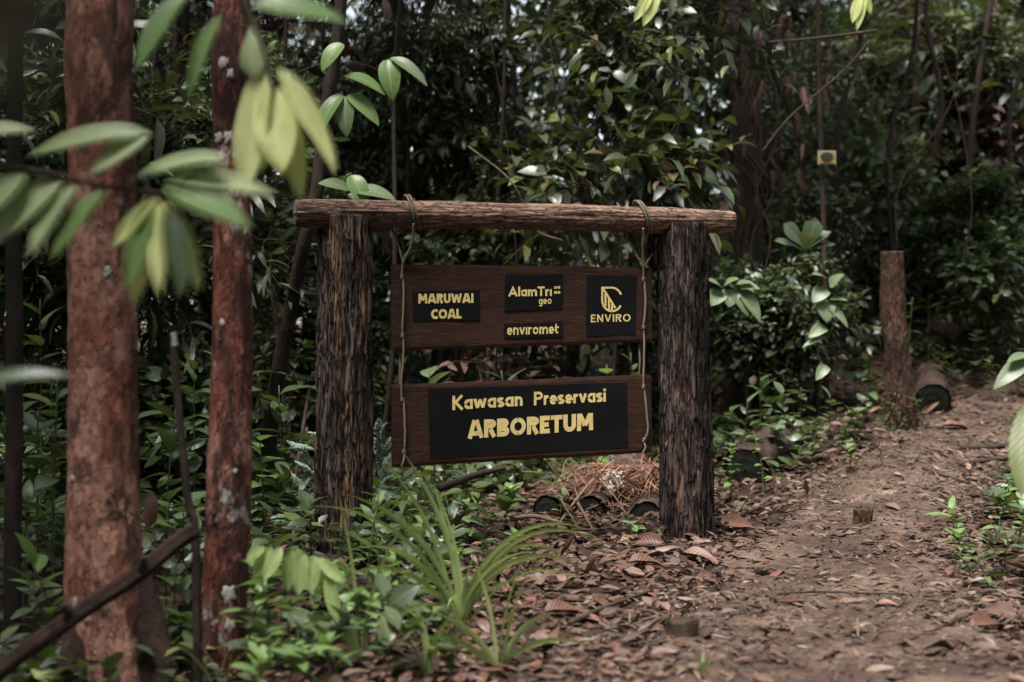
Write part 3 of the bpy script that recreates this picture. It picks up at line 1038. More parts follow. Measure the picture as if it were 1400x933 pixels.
rope('knotted grey-brown rope through the ends of both boards beside the left post',
     turn(560, -0.022),
     [[(566, 306, 0.075), (562, 335, 0.04), (551.5, 358, 0.012), (549.5, 377, 0.004)],
      [(536, 312, -0.06), (545, 338, 0.0), (551, 359, 0.012)],
      [(551, 382, 0.004), (552, 400, 0.012), (551, 440, 0.012), (550.5, 457, 0.004)],
      [(551, 461, 0.004), (552, 482, 0.010), (549, 520, 0.010), (549.5, 545, 0.004)],
      [(546, 480, -0.030), (547, 503, -0.02), (546, 527, -0.03)],
      [(552, 547, 0.004), (553.5, 575, 0.012), (554, 605, 0.012), (552.5, 617, 0.004)],
      [(553, 620, 0.004), (552, 630, 0.012), (549, 638, 0.006)]],
     [(549.5, 379), (550.5, 459), (550, 546), (552.5, 618)], (529, 312, 0.0))
rope('knotted grey-brown rope through the ends of both boards beside the right post',
     turn(876, -0.03),
     [[(880, 312, 0.075), (878.5, 345, 0.03), (879.5, 366, 0.012), (880, 380, 0.004)],
      [(856, 322, -0.06), (868, 345, 0.0), (879, 365, 0.012)],
      [(892, 348, -0.05), (886, 356, 0.0), (880, 366, 0.012)],
      [(881, 385, 0.004), (882.5, 410, 0.012), (881.5, 435, 0.012), (880, 446, 0.004)],
      [(880, 449, 0.004), (881, 480, 0.010), (880, 510, 0.010), (880, 528, 0.004)],
      [(873, 470, -0.03), (875, 490, -0.02), (874, 512, -0.03)],
      [(881, 531, 0.004), (884, 560, 0.012), (886, 590, 0.012), (881, 601, 0.004)],
      [(880, 604, 0.004), (882.5, 612, 0.012), (879, 620, 0.006)]],
     [(880, 382), (880, 448), (880, 529), (880.5, 602)], (846, 322, -0.05))

# ------------------------------------------------------------------ big trees in front
def bark_disp(seed, amp=0.10, fl=0.05, zs=1.0):
    def f(th, ln, r):
        c, s = np.cos(th), np.sin(th)
        a = fbm(c * 1.4, s * 1.4, ln * 1.5 * zs, 3, seed) - 0.5
        g = fbm(c * 6, s * 6, ln * 7 * zs, 3, seed + 1)
        st = np.floor(fbm(c * 5, s * 5, ln * 9 * zs, 3, seed + 2) * 9) / 9 - 0.5
        fine = fbm(c * 20, s * 20, ln * 26 * zs, 2, seed + 3) - 0.5
        return r * (amp * a + 0.05 * (g - 0.5) + fl * 2.2 * st + 0.035 * fine)
    return f


def lichen(parent, p, r, nrm, seed):
    """small crusty pale disc standing proud of the bark"""
    n = 22
    th = np.linspace(0, 2 * np.pi, n, endpoint=False)
    Mx = basis(np.array([[0, 0, 1.0]]), np.array([nrm]))[0]
    V = []
    for q, k in ((1.0, -0.003), (0.85, 0.0008), (0.4, 0.0012)):
        rr = r * q * (0.1 + 1.8 * fbm(np.cos(th) * 2.4, np.sin(th) * 2.4, q * 0.3 + 0 * th, 3, seed))
        V.append((np.stack([np.cos(th) * rr, np.sin(th) * rr * 1.3, 0 * th + k + 0.0015 * vn(th * 3, q * 5 + 0 * th, 0 * th, seed)], 1)) @ Mx.T + p)
    V.append(np.array([[0, 0, 0.002]]) @ Mx.T + p)
    V = np.vstack(V)
    k = np.arange(n)
    k2 = (k + 1) % n
    F = [np.vstack([np.stack([a * n + k, a * n + k2, (a + 1) * n + k2, (a + 1) * n + k], 1) for a in (0, 1)]), np.stack([2 * n + k, 2 * n + k2, np.full(n, 3 * n)], 1)]
    part('lichen_patch', V, F, M['lichen'], parent)


def flake(parent, p, w, h, nrm, mat, seed):
    """a plate of peeling bark lifting off at its lower end"""
    t = leaf_tpl(5, 3, w / h, 0.35, 0.3, -0.15, -0.22, 0.2, ph=seed, tear=0.6)
    V = t[0] * h
    Mx = basis(np.array([[0.12 * math.sin(seed * 3.1), 0, -1.0]]), np.array([nrm]))[0]
    part('bark_flake', V @ Mx.T + p, t[1], mat, parent, uv=t[2])


def big_tree(name, label, pts, Y, mat, seed, lichens, seg=96, n=260, amp=0.08, flakes=0):
    """trunk from (x_left, x_right, y) photo measurements at depth Y"""
    C, Rr = [], []
    for xl, xr, y in pts:
        C.append(P((xl + xr) / 2, y, Y))
        Rr.append((xr - xl) / 2 / FOC * Y)
    C, Rr = C[::-1], Rr[::-1]              # bottom to top
    base = C[0].copy()
    o = thing(name, label, 'tree', base)
    top = C[-1].copy()
    C2 = C + [top + np.array([0.05, 0.3, 1.6]), top + np.array([-0.1, 0.5, 3.6])]
    p = smooth_path(C2, n)
    tt = np.linspace(0, len(C2) - 1, n)
    rr = np.interp(tt, np.arange(len(C2)), Rr + [Rr[-1] * 0.93, Rr[-1] * 0.8])
    V, F = tube(p, rr, seg, bark_disp(seed, amp))
    tr = part('trunk', V, F, mat, o)
    zz = p[:, 2]
    for (x, y, rpx) in lichens:
        k = np.argmin(np.abs(zz - P(x, y, Y)[2]))
        c, r = p[k], rr[k]
        dx = np.clip((P(x, y, Y)[0] - c[0]) / r, -0.9, 0.9)
        nr = np.array([dx, -math.sqrt(1 - dx * dx), 0])
        tgt = c + nr * r
        hit = V[np.argmin(((V - tgt) ** 2).sum(1))]
        lichen(tr, hit + nr * 0.001, rpx / FOC * Y, nr, seed + x)
    for q in range(flakes):
        k = rng.integers(8, int(n * 0.62))
        dx = rng.uniform(-0.95, 0.95)
        nr = np.array([dx, -math.sqrt(1 - dx * dx), 0])
        flake(tr, p[k] + nr * rr[k] * 1.0, rng.uniform(0.015, 0.04), rng.uniform(0.03, 0.09), nr, mat, seed + q * 1.7)
    return o, p, rr


treeA, pA, rA = big_tree('large_tree', 'thick tree with smooth red-brown bark and spreading foot beside the leaning branch',
    [(95, 184, -10), (95, 184, 200), (96, 186, 420), (94, 188, 600), (92, 192, 720), (90, 198, 800), (88, 206, 880), (84, 216, 960), (80, 226, 1020)], 4.6, M['bark_red'], 101,
    [(158, 372, 6), (112, 650, 4), (113, 815, 7), (185, 790, 5)], flakes=46)
treeB, pB, rB = big_tree('slender_tree', 'slimmer red-brown tree flecked with white lichen just before the sign post',
    [(294, 343, -10), (293, 342, 200), (292, 345, 400), (287, 344, 560), (282, 343, 680), (276, 338, 800), (266, 332, 930), (258, 336, 1000)], 4.75, M['bark_red2'], 131,
    [(312, 95, 7), (322, 105, 5), (303, 190, 7), (318, 190, 6), (333, 245, 5), (345, 318, 7), (318, 805, 9), (320, 850, 8), (322, 880, 5), (310, 440, 4), (326, 640, 3)], flakes=40)
# buttress roots of the thick tree
for q, (pts, r0) in enumerate([([(165, 770, 4.62), (196, 850, 4.6), (222, 930, 4.55), (250, 1030, 4.5)], 0.07), ([(120, 850, 4.55), (95, 930, 4.45), (70, 1020, 4.3)], 0.06)]):
    p = smooth_path([P(*k) for k in pts], 60)
    V, F = tube(p, np.linspace(r0, r0 * 0.75, 60), 40, bark_disp(150 + q * 5, 0.45))
    part('root', V, F, M['root'], treeA)


def stem_thing(name, label, cat, pts, r0, r1, mat, seg=14, n=120, seed=0, group=None, lich=(), amp=0.25):
    """a free-standing stem or fallen branch from (px, py, depth) points"""
    C = [P(*k) for k in pts]
    o = thing(name, label, cat, C[0], group)
    p = smooth_path(C, n)
    V, F = tube(p, np.linspace(r0, r1, n), seg, bark_disp(seed, amp, 0.06))
    s = part('trunk' if cat == 'tree' else 'stem', V, F, mat, o)
    if lich:                     # a pale crust round one stretch of the stem
        k0, k1 = int(lich[0] * n), int(lich[1] * n)
        q = smooth_path(p[k0:k1], 40)
        V, F = tube(q, np.interp(np.linspace(lich[0], lich[1], 40), [0, 1], [r0, r1]) * 1.03, seg, bark_disp(seed + 9, amp * 1.2, 0.10), cap=False)
        part('lichen_band', V, F, M['lichen'], o)
    return o, p


stem_thing('thin_tree', 'thin straight dark tree with a grey band by the thick red trunk', 'tree',
           [(20, 1010, 5.2), (17, 800, 5.2), (20, 560, 5.2), (19, 300, 5.2), (21, 100, 5.2), (22, -20, 5.2), (24, -300, 5.2), (30, -900, 5.2)], 0.033, 0.026, M['bark_dark'], 26, 200, 170, lich=(0.700, 0.745))
br, pbr = stem_thing('fallen_branch', 'dark broken branch leaning upward across the foot of the thick tree', 'branch',
           [(-40, 950, 4.1), (30, 893, 4.15), (110, 838, 4.2), (190, 785, 4.25), (240, 744, 4.3), (268, 726, 4.32)], 0.024, 0.023, M['root'], 36, 160, 190, amp=0.9)
for k, d in ((96, (0.2, -0.3, 0.5)), (60, (-0.2, -0.4, 0.4))):
    p0 = pbr[k]
    p = smooth_path([p0, p0 + np.array(d) * 0.06, p0 + np.array(d) * 0.11], 10)
    part('stub', *tube(p, np.linspace(0.018, 0.009, 10), 10, bark_disp(5, 0.4)), M['bark_dark'], br)
stem_thing('bare_sapling', 'thin bare upright stem with white lichen ending in a snapped tip between two trunks', 'sapling',
           [(272, 960, 4.5), (268, 740, 4.5), (258, 690, 4.5), (250, 620, 4.5), (243, 540, 4.5), (238, 480, 4.5), (236, 455, 4.5)], 0.016, 0.010, M['bark_dark'], 24, 160, 201, lich=(0.86, 1.0), amp=0.8)
stem_thing('leaning_tree', 'slender dark tree leaning sideways behind the left post', 'tree',
           [(345, 800, 8.1), (364, 650, 8.0), (372, 560, 7.9), (386, 480, 7.8), (402, 400, 7.7), (416, 330, 7.6), (433, 260, 7.6), (442, 170, 7.6), (456, 90, 7.6), (466, 0, 7.6), (474, -150, 7.6), (470, -500, 7.6)], 0.046, 0.030, M['bark_dark'], 26, 200, 215, amp=0.35)

# ------------------------------------------------------------------ leaf shapes
T = {
    'lance': leaf_tpl(8, 4, 0.30, 0.75, 0.95, 0.28, 0.55, 0.05),
    'lance_hang': leaf_tpl(10, 4, 0.30, 0.7, 0.85, 0.35, 0.25, 0.10),
    'ovate': leaf_tpl(7, 4, 0.52, 0.55, 0.85, 0.22, 0.7, 0.06),
    'heart': leaf_tpl(7, 4, 0.78, 0.32, 0.75, 0.18, 0.6, 0.04),
    'ribbed': leaf_tpl(26, 6, 0.38, 0.55, 0.8, 0.22, 0.8, 0.03, 0.030, npl=13),
    'obov': leaf_tpl(8, 4, 0.40, 1.3, 0.45, 0.25, 0.5, 0.05),
    'far_a': leaf_tpl(3, 2, 0.42, 0.6, 0.8, 0.25, 0.7),
    'far_b': leaf_tpl(3, 2, 0.34, 0.7, 0.9, 0.3, 0.9),
    'far_c': leaf_tpl(3, 2, 0.55, 0.5, 0.7, 0.2, 0.5),
    'far_n': leaf_tpl(4, 2, 0.20, 0.6, 0.8, 0.3, 1.0),
    'far_r': leaf_tpl(3, 2, 0.80, 0.35, 0.6, 0.15, 0.5),
}
LM = {}


def lm(shape, mat):
    if (shape, mat) not in LM:
        LM[(shape, mat)] = leaf_mesh('leaf_' + shape, T[shape], M[mat])
    return LM[(shape, mat)]


def leaf_px(parent, b, t, wpx, Y, Yt, shape, mat, face=(0, -0.7, 0.7), name='leaf'):
    """leaf from photo pixel b (base) to t (tip), wpx wide"""
    p0, p1 = P(b[0], b[1], Y), P(t[0], t[1], Yt)
    d = p1 - p0
    # templates droop, so aim a little higher and lengthen
    L = np.linalg.norm(d) * 1.06
    w = wpx / FOC * Y
    tw = {'lance': .30, 'lance_hang': .30, 'ovate': .52, 'heart': .78, 'ribbed': .38, 'obov': .40}[shape]
    n = np.asarray(face, float)
    dn = norm(d)
    drop = {'lance': .25, 'lance_hang': .12, 'ovate': .32, 'heart': .28, 'ribbed': .36, 'obov': .22}[shape]
    nn = norm(n - dn * n.dot(dn))
    return put_leaf(lm(shape, mat), parent, p0, dn + nn * drop, n, L, w / (tw * L) * 1.08, name)


def twig(parent, pts, r0, r1, mat='stem', name='twig', n=30, seg=8):
    p = smooth_path([P(*k) if len(k) == 3 else k for k in pts], n)
    return part(name, *tube(p, np.linspace(r0, r1, n), seg), M[mat], parent)


# ------------------------------------------------------------------ blurred twigs close to the camera
b1 = thing('hanging_branch', 'leafy twig hanging from above with limp pale yellow-green young leaves', 'branch', P(330, -60, 2.7))
twig(b1, [(318, -80, 2.7), (330, -10, 2.7), (352, 40, 2.7), (368, 85, 2.68), (374, 125, 2.68)], 0.008, 0.005)
for b, t, w, sh, mt, f in [
    ((262, -12), (192, 96), 40, 'lance', 'leaf_fresh', (-0.4, -0.8, 0.4)), ((306, 22), (262, 136), 32, 'lance', 'leaf_fresh', (-0.5, -0.8, 0.3)),
    ((344, 36), (348, 102), 32, 'obov', 'leaf_grey', (0.2, -0.9, 0.3)), ((345, 8), (470, 30), 48, 'lance', 'leaf_fresh', (0.1, -0.7, 0.7)),
    ((366, 88), (340, 262), 50, 'lance_hang', 'leaf_young', (-0.3, -0.9, 0.2)), ((372, 118), (388, 232), 56, 'lance_hang', 'leaf_young', (0, -1, 0.2)),
    ((380, 92), (456, 230), 34, 'lance_hang', 'leaf_young', (0.5, -0.8, 0.3)), ((378, 120), (412, 268), 40, 'lance_hang', 'leaf_young', (0.3, -0.9, 0.2)),
    ((370, 120), (360, 230), 34, 'lance_hang', 'leaf_young', (0.6, -0.8, 0.1))]:
    leaf_px(b1, b, t, w, 2.7, 2.7 + rng.uniform(-.06, .06), sh, mt, f)
twig(b1, [(318, -80, 2.7), (300, -20, 2.7), (275, -8, 2.7), (258, -15, 2.7)], 0.006, 0.003)
twig(b1, [(352, 40, 2.7), (330, 30, 2.7), (305, 22, 2.7)], 0.004, 0.0025)

b2 = thing('reaching_branch', 'blurred leafy twig with grey-green leaves reaching across both red trunks', 'branch', P(-60, 245, 2.45))
twig(b2, [(-70, 250, 2.45), (-10, 232, 2.45), (60, 240, 2.45), (130, 256, 2.45), (185, 264, 2.45), (222, 268, 2.45)], 0.007, 0.004, 'twig_dark')
for b, t, w, sh, mt, f in [
    ((-40, 190), (44, 184), 34, 'lance', 'leaf_grey', (0, -0.6, 0.8)), ((205, 186), (44, 218), 40, 'lance', 'leaf_grey', (0, -0.7, 0.7)),
    ((206, 188), (128, 240), 34, 'lance', 'leaf_grey', (-0.1, -0.8, 0.5)), ((312, 220), (184, 250), 40, 'lance', 'leaf_grey', (0, -0.6, 0.8)),
    ((226, 250), (372, 268), 40, 'lance', 'leaf_grey', (0, -0.7, 0.7)), ((226, 258), (340, 312), 50, 'lance', 'leaf_fresh', (0.1, -0.7, 0.7)),
    ((88, 248), (-4, 334), 56, 'lance', 'leaf_grey', (-0.3, -0.8, 0.5)), ((106, 256), (44, 352), 40, 'lance', 'leaf_grey', (-0.5, -0.8, 0.4)),
    ((146, 262), (76, 356), 38, 'lance', 'leaf_fresh', (-0.5, -0.8, 0.3)), ((36, 238), (-20, 300), 40, 'lance', 'leaf_grey', (-0.2, -0.8, 0.5)),
    ((218, 272), (158, 340), 26, 'lance_hang', 'leaf_young', (-0.4, -0.9, 0.3)), ((219, 276), (184, 414), 30, 'lance_hang', 'leaf_young', (0.3, -0.9, 0.2)),
    ((222, 280), (222, 402), 26, 'lance_hang', 'leaf_young', (-0.4, -0.9, 0.1)), ((226, 276), (272, 396), 30, 'lance_hang', 'leaf_young', (0.4, -0.9, 0.2)),
    ((212, 278), (178, 392), 34, 'lance_hang', 'leaf_fresh', (-0.2, -0.9, 0.2)), ((230, 284), (248, 402), 34, 'lance_hang', 'leaf_mid', (0.5, -0.9, 0.2))]:
    leaf_px(b2, b, t, w, 2.45, 2.45 + rng.uniform(-.05, .05), sh, mt, f)
twig(b2, [(185, 264, 2.45), (196, 225, 2.44), (207, 186, 2.43)], 0.003, 0.002)
twig(b2, [(222, 268, 2.45), (270, 240, 2.44), (314, 219, 2.43)], 0.003, 0.002)
b3 = thing('low_branch', 'very blurred single grass-like leaf low against the thin dark tree', 'branch', P(-40, 530, 2.1))
leaf_px(b3, (-40, 530), (92, 518), 22, 2.1, 2.1, 'lance', 'leaf_mid', (0, -0.7, 0.7))
twig(b3, [(-120, 560, 2.1), (-80, 545, 2.1), (-40, 530, 2.1)], 0.003, 0.002)

# ------------------------------------------------------------------ plants built leaf by leaf
def sapling(base, h, nleaf, L, shape, mat, label, name='seedling', cat='plant', group=None, lean=(0, 0), elev=20, start=0.3, wx=1.0, pair=False, stem='stem_green', r=0.004, jit=0.35):
    base = np.asarray(base, float)
    o = thing(name, label, cat, base, group)
    top = base + np.array([lean[0], lean[1], h])
    mid = base + np.array([lean[0] * 0.25, lean[1] * 0.25, h * 0.5])
    p = smooth_path([base - [0, 0, 0.03], mid, top], 16)
    part('stem', *tube(p, np.linspace(r, r * 0.5, 16), 6), M[stem], o)
    az0 = rng.uniform(0, 6.28)
    for k in range(nleaf):
        t = start + (1 - start) * (k + 0.6) / nleaf
        c = p[min(15, int(t * 15))]
        az = az0 + (k // 2 * 1.57 + k % 2 * 3.14 if pair else k * 2.4) + rng.normal(0, jit)
        e = R(elev + 35 * (t - 0.5) + rng.normal(0, 14))
        d = np.array([math.cos(az) * math.cos(e), math.sin(az) * math.cos(e), math.sin(e)])
        nn = np.array([-math.cos(az) * math.sin(e), -math.sin(az) * math.sin(e), math.cos(e)]) + rng.normal(0, 0.25, 3)
        pet = c + d * L * 0.12
        put_leaf(lm(shape, mat), o, pet - d * L * 0.12, d, nn, L * rng.uniform(0.65, 1.1), wx)
    return o


def on_ground(px, py):
    """ground point seen at a photo pixel (marching along the ray)"""
    Yg = np.linspace(3.0, 24, 1200)
    pts = np.array([P(px, py, y) for y in Yg])
    g = height(pts[:, 0], pts[:, 1])
    k = np.argmax(pts[:, 2] <= g)
    q = pts[k] if pts[k, 2] <= g[k] else pts[-1]
    return np.array([q[0], q[1], H(q[0], q[1])])


def ground_at(px, Y):
    x = (px - 700) / FOC * Y
    return np.array([x, Y, H(x, Y)])


# ribbed lance leaves hanging out above the left end of the beam
s = thing('ribbed_sapling', 'sapling with large ribbed light green leaves above the left end of the beam', 'sapling', ground_at(478, 7.5))
twig(s, [tuple(ground_at(478, 7.5)), tuple(P(482, 400, 7.5)), tuple(P(474, 220, 7.45)), tuple(P(470, 120, 7.45)), tuple(P(500, 78, 7.4))], 0.012, 0.005, 'stem', 'stem', 60)
for b, t, w, f in [((472, 132), (474, 186), 24, (-0.2, -0.9, 0.3)), ((476, 130), (518, 170), 22, (0.3, -0.8, 0.5)), ((530, 82), (537, 136), 26, (0, -0.95, 0.3)),
                   ((534, 80), (584, 116), 18, (0.2, -0.7, 0.7)), ((470, 104), (526, 128), 26, (0.1, -0.5, 0.9)), ((468, 130), (430, 190), 24, (-0.4, -0.8, 0.4)),
                   ((468, 60), (440, 96), 24, (-0.3, -0.8, 0.5)), ((478, 260), (436, 250), 26, (-.1, -.6, .8)), ((480, 240), (500, 284), 24, (.2, -.8, .5)), ((484, 262), (540, 272), 26, (0.1, -0.6, 0.8))]:
    leaf_px(s, b, t, w * 1.1, 7.4, 7.35, 'ribbed', 'leaf_fresh' if rng.random() < 0.7 else 'leaf_sage', f)
twig(s, [tuple(P(500, 78, 7.4)), tuple(P(532, 81, 7.4))], 0.004, 0.002)

# heart-leaved plant behind the right post
s = thing('heart_leaf_plant', 'plant with a fan of broad rounded pale green leaves just past the right post', 'plant', ground_at(985, 8.7))
twig(s, [tuple(ground_at(985, 8.7)), tuple(P(990, 480, 8.7)), tuple(P(988, 402, 8.65)), tuple(P(1005, 392, 8.6))], 0.007, 0.004, 'stem_green', 'stem', 40)
for b, t, w, f in [((985, 398), (973, 418), 21, (0, -.9, .5)), ((1000, 396), (997, 420), 22, (0, -.9, .5)), ((1012, 396), (1022, 432), 24, (.1, -.9, .5)), ((985, 392), (968, 384), 20, (0, -.5, .9)),
                   ((990, 390), (1010, 382), 18, (0, -.5, .9)), ((1010, 392), (1038, 396), 16, (0, -.6, .8)), ((1005, 390), (1030, 388), 16, (0, -.4, .9)), ((1015, 400), (1038, 440), 18, (.3, -.8, .3))]:
    leaf_px(s, b, t, w * 1.15, 8.6, 8.55, 'heart', 'leaf_sage', f)

# rosette plant with upright leaves
s = thing('rosette_plant', 'dark plant holding a rosette of big upright leaves on a bare stem', 'plant', ground_at(1098, 9.9))
twig(s, [tuple(ground_at(1098, 9.9)), tuple(P(1096, 400, 9.9)), tuple(P(1100, 345, 9.9))], 0.018, 0.012, 'stem', 'stem', 30)
for b, t, w, f in [((1100, 342), (1072, 308), 24, (.3, -.7, .5)), ((1100, 340), (1108, 318), 24, (0, -1, .1)), ((1102, 342), (1116, 302), 22, (-.2, -.8, .5)), ((1100, 344), (1134, 318), 14, (.2, -.5, .8)), ((1098, 344), (1060, 330), 14, (-.2, -.5, .8)), ((1102, 345), (1140, 335), 14, (.2, -.4, .9))]:
    leaf_px(s, b, t, w * 1.2, 9.9, 9.85, 'obov', 'leaf_mid', f)

# broad-leaved plant strung along a thin stem before the rotting stump
s = thing('broad_leaf_plant', 'thin plant with a loose column of broad pale leaves beside the rotting stump', 'plant', ground_at(1130, 9.3))
twig(s, [tuple(ground_at(1130, 9.3)), tuple(P(1128, 470, 9.3)), tuple(P(1132, 400, 9.3)), tuple(P(1140, 360, 9.3))], 0.005, 0.003, 'stem_green', 'stem', 30)
for b, t, w, f in [((1128, 412), (1130, 440), 22, (0, -.9, .4)), ((1128, 395), (1112, 414), 20, (0, -.7, .7)), ((1132, 418), (1158, 448), 13, (.2, -.7, .6)), ((1128, 446), (1106, 462), 16, (-.1, -.8, .5)),
                   ((1128, 462), (1098, 476), 10, (0, -.5, .8)), ((1134, 392), (1154, 376), 18, (0, -.6, .8)), ((1134, 410), (1158, 412), 12, (0, -.4, .9)), ((1128, 380), (1110, 376), 14, (0, -.4, .9)), ((1130, 500), (1116, 520), 14, (0, -.8, .6))]:
    leaf_px(s, b, t, w * 1.15, 9.25, 9.2, 'heart', 'leaf_sage', f)

# ------------------------------------------------------------------ thicket behind the sign: shrubs and small trees
def crown_data(nt, rad, L, shapes, per=7, shell=0.45, updown=0.15, spread=1.0):
    rad = np.asarray(rad, float)
    d0 = norm(rng.normal(0, 1, (nt, 3)))
    o = d0 * (rng.random(nt) ** shell)[:, None] * rad
    # clumps: pull twigs towards a handful of centres so that gaps open between them
    cen = norm(rng.normal(0, 1, (max(5, nt // 24), 3))) * (rng.random((max(5, nt // 24), 1)) ** 0.4) * rad
    near = cen[np.argmin(((o[:, None] - cen[None]) ** 2).sum(-1), 1)]
    o = o + (near - o) * 0.55
    d = norm(d0 * 0.7 + rng.normal(0, 0.7, (nt, 3)) + [0, 0, updown])
    ln = L * rng.uniform(1.8, 3.4, nt) * spread
    tw = []
    for k in range(nt):
        e = o[k] + d[k] * ln[k] + np.array([0, 0, -0.12 * ln[k]])
        tw.append(tube(np.array([o[k] - d[k] * ln[k] * 0.3, o[k] + d[k] * ln[k] * 0.5, e]), [0.004 + L * 0.02, 0.004, 0.002], 3, cap=False))
    items = []
    kk = np.arange(per)
    t = (kk + 0.6) / per
    pos = o[:, None] + d[:, None] * (ln[:, None] * t[None])[..., None] + np.array([0, 0, -0.12]) * (ln[:, None] * t[None] ** 2)[..., None]
    side = norm(np.cross(d, rng.normal(0, 0.35, (nt, 3)) + [0, 0, 1.0]))
    sg = np.where(kk % 2 == 0, 1.0, -1.0)
    ld = d[:, None] * 0.75 + side[:, None] * sg[None, :, None] * 0.9 + rng.normal(0, 0.28, (nt, per, 3)) + [0, 0, -0.18]
    nn = np.array([0, -0.15, 1.0]) + rng.normal(0, 0.42, (nt, per, 3))
    pos, ld, nn = pos.reshape(-1, 3), ld.reshape(-1, 3), nn.reshape(-1, 3)
    sz = L * rng.uniform(0.55, 1.2, len(pos))
    which = rng.integers(0, len(shapes), len(pos))
    for q, sname in enumerate(shapes):
        m_ = which == q
        items.append(scatter(T[sname], pos[m_], ld[m_], nn[m_], sz[m_]))
    return join(items), join(tw)


def crown_pair(name, mat, *a, **k):
    (V, F, uv, rn), (V2, F2, _, _) = crown_data(*a, **k)
    me = mesh(name, V, F, uv, rn)
    me.materials.append(M[mat])
    tw = mesh(name + '_twigs', V2, F2)
    tw.materials.append(M['twig_dark'])
    return me, tw


CR = [
    crown_pair('crown', 'leaf_dark', 190, (0.75, 0.7, 0.75), 0.16, ['far_a', 'far_b']),
    crown_pair('crown', 'leaf_mid', 150, (0.7, 0.65, 0.8), 0.20, ['far_a', 'far_c']),
    crown_pair('crown', 'leaf_dark', 110, (0.75, 0.7, 0.7), 0.26, ['far_b', 'far_a'], per=6),
    crown_pair('crown', 'leaf_mid', 280, (0.7, 0.7, 0.7), 0.11, ['far_a', 'far_c'], per=8),
    crown_pair('crown', 'leaf_dark', 95, (0.8, 0.7, 0.6), 0.30, ['far_c', 'far_a'], per=5),
    crown_pair('crown', 'leaf_dark', 230, (0.7, 0.6, 0.9), 0.14, ['far_b', 'far_b', 'far_a'], per=7),
    crown_pair('crown', 'leaf_mid', 110, (0.6, 0.6, 0.9), 0.23, ['far_b'], per=6),
    crown_pair('crown', 'leaf_mid', 150, (0.75, 0.7, 0.8), 0.075, ['far_b', 'far_a'], per=15, spread=2.6),
    crown_pair('crown', 'leaf_dark', 110, (0.7, 0.6, 0.9), 0.33, ['far_n'], per=6),
    crown_pair('crown', 'leaf_mid', 130, (0.7, 0.7, 0.7), 0.15, ['far_r', 'far_c'], per=5),
    crown_pair('crown', 'dead_dark', 60, (0.6, 0.5, 0.7), 0.17, ['far_a', 'far_b'], per=5),
]
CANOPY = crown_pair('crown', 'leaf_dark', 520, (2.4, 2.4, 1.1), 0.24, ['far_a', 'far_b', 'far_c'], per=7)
STEM_ME = []
for q in range(4):
    zz = np.linspace(0, 1, 26)
    pth = np.stack([0.06 * (vn(zz * 3, 0 * zz, 0 * zz, 300 + q) - 0.5) * np.sin(zz * 3.14), 0.06 * (vn(zz * 3, 0 * zz + 4, 0 * zz, 310 + q) - 0.5) * np.sin(zz * 3.14), zz], 1)
    V, F = tube(pth, np.linspace(1.0, 0.55, 26) * 0.02, 8, cap=False)
    me = mesh('trunk', V, F)
    me.materials.append(M['bark_far'])
    STEM_ME.append(me)


def thicket(x, y, zc, s, variant, label, group, name='understorey_shrub', cat='shrub', thick=1.0):
    """a shrub or small tree: crown of variant mesh centred zc above the ground point (x, y), stem down to the ground"""
    g = H(x, y)
    o = thing(name, label, cat, (x, y, g - 0.03), group)
    c = link('crown', CR[variant][0], None, o)
    c.location = (0, 0, zc)
    c.rotation_euler = (0, 0, rng.uniform(0, 6.28))
    c.scale = (s, s, s * rng.uniform(0.9, 1.15))
    c['kind'] = 'stuff'
    b = link('twig', CR[variant][1], None, o)
    b.location, b.rotation_euler, b.scale = c.location, c.rotation_euler, c.scale
    b['kind'] = 'stuff'
    t = link('trunk', STEM_ME[rng.integers(0, 4)], None, o)
    t.scale = (thick, thick, zc + 0.1)
    t.rotation_euler = (rng.normal(0, 0.03), rng.normal(0, 0.03), rng.uniform(0, 6))
    return o


def zone(px, py):
    if px < 300: h = 'behind the two red trunks'
    elif px < 520: h = 'behind the left post'
    elif px < 900: h = 'behind the boards'
    elif px < 1060: h = 'behind the right post'
    else: h = 'over the path slope'
    v = 'high' if py < 160 else ('at beam height' if py < 330 else 'low')
    return h, v


ADJ = ['dense small-leaved dark', 'glossy mid-green', 'large-leaved dark', 'fine-leaved', 'broad-leaved dark', 'narrow-leaved dark', 'long-leaved green', 'feathery fine', 'strap-leaved dark', 'round-leaved green', 'withered brown']


def fill(n, Y0, Y1, px0, px1, py0, py1, smin, smax, variants, name, cat, what):
    """jittered grid of crowns over a window of the view"""
    asp = (px1 - px0) / (py1 - py0)
    nr = max(1, int(round(math.sqrt(n / asp))))
    nc = max(1, int(round(n / nr)))
    for r in range(nr):
        for c in range(nc):
            Y = rng.uniform(Y0, Y1)
            px = px0 + (px1 - px0) * (c + 0.5 + rng.uniform(-0.45, 0.45)) / nc
            py = py0 + (py1 - py0) * (r + 0.5 + rng.uniform(-0.4, 0.4)) / nr
            w = P(px, py, Y)
            zc = w[2] - H(w[0], Y)
            if zc < 0.25:
                zc = 0.3
            vr = variants[rng.integers(0, len(variants))]
            h, v = zone(px, py)
            thicket(w[0], Y, zc, rng.uniform(smin, smax), vr, f'{ADJ[vr]} {what} {v} {h}', f'{ADJ[vr]} {what} {v} {h}', name, cat)


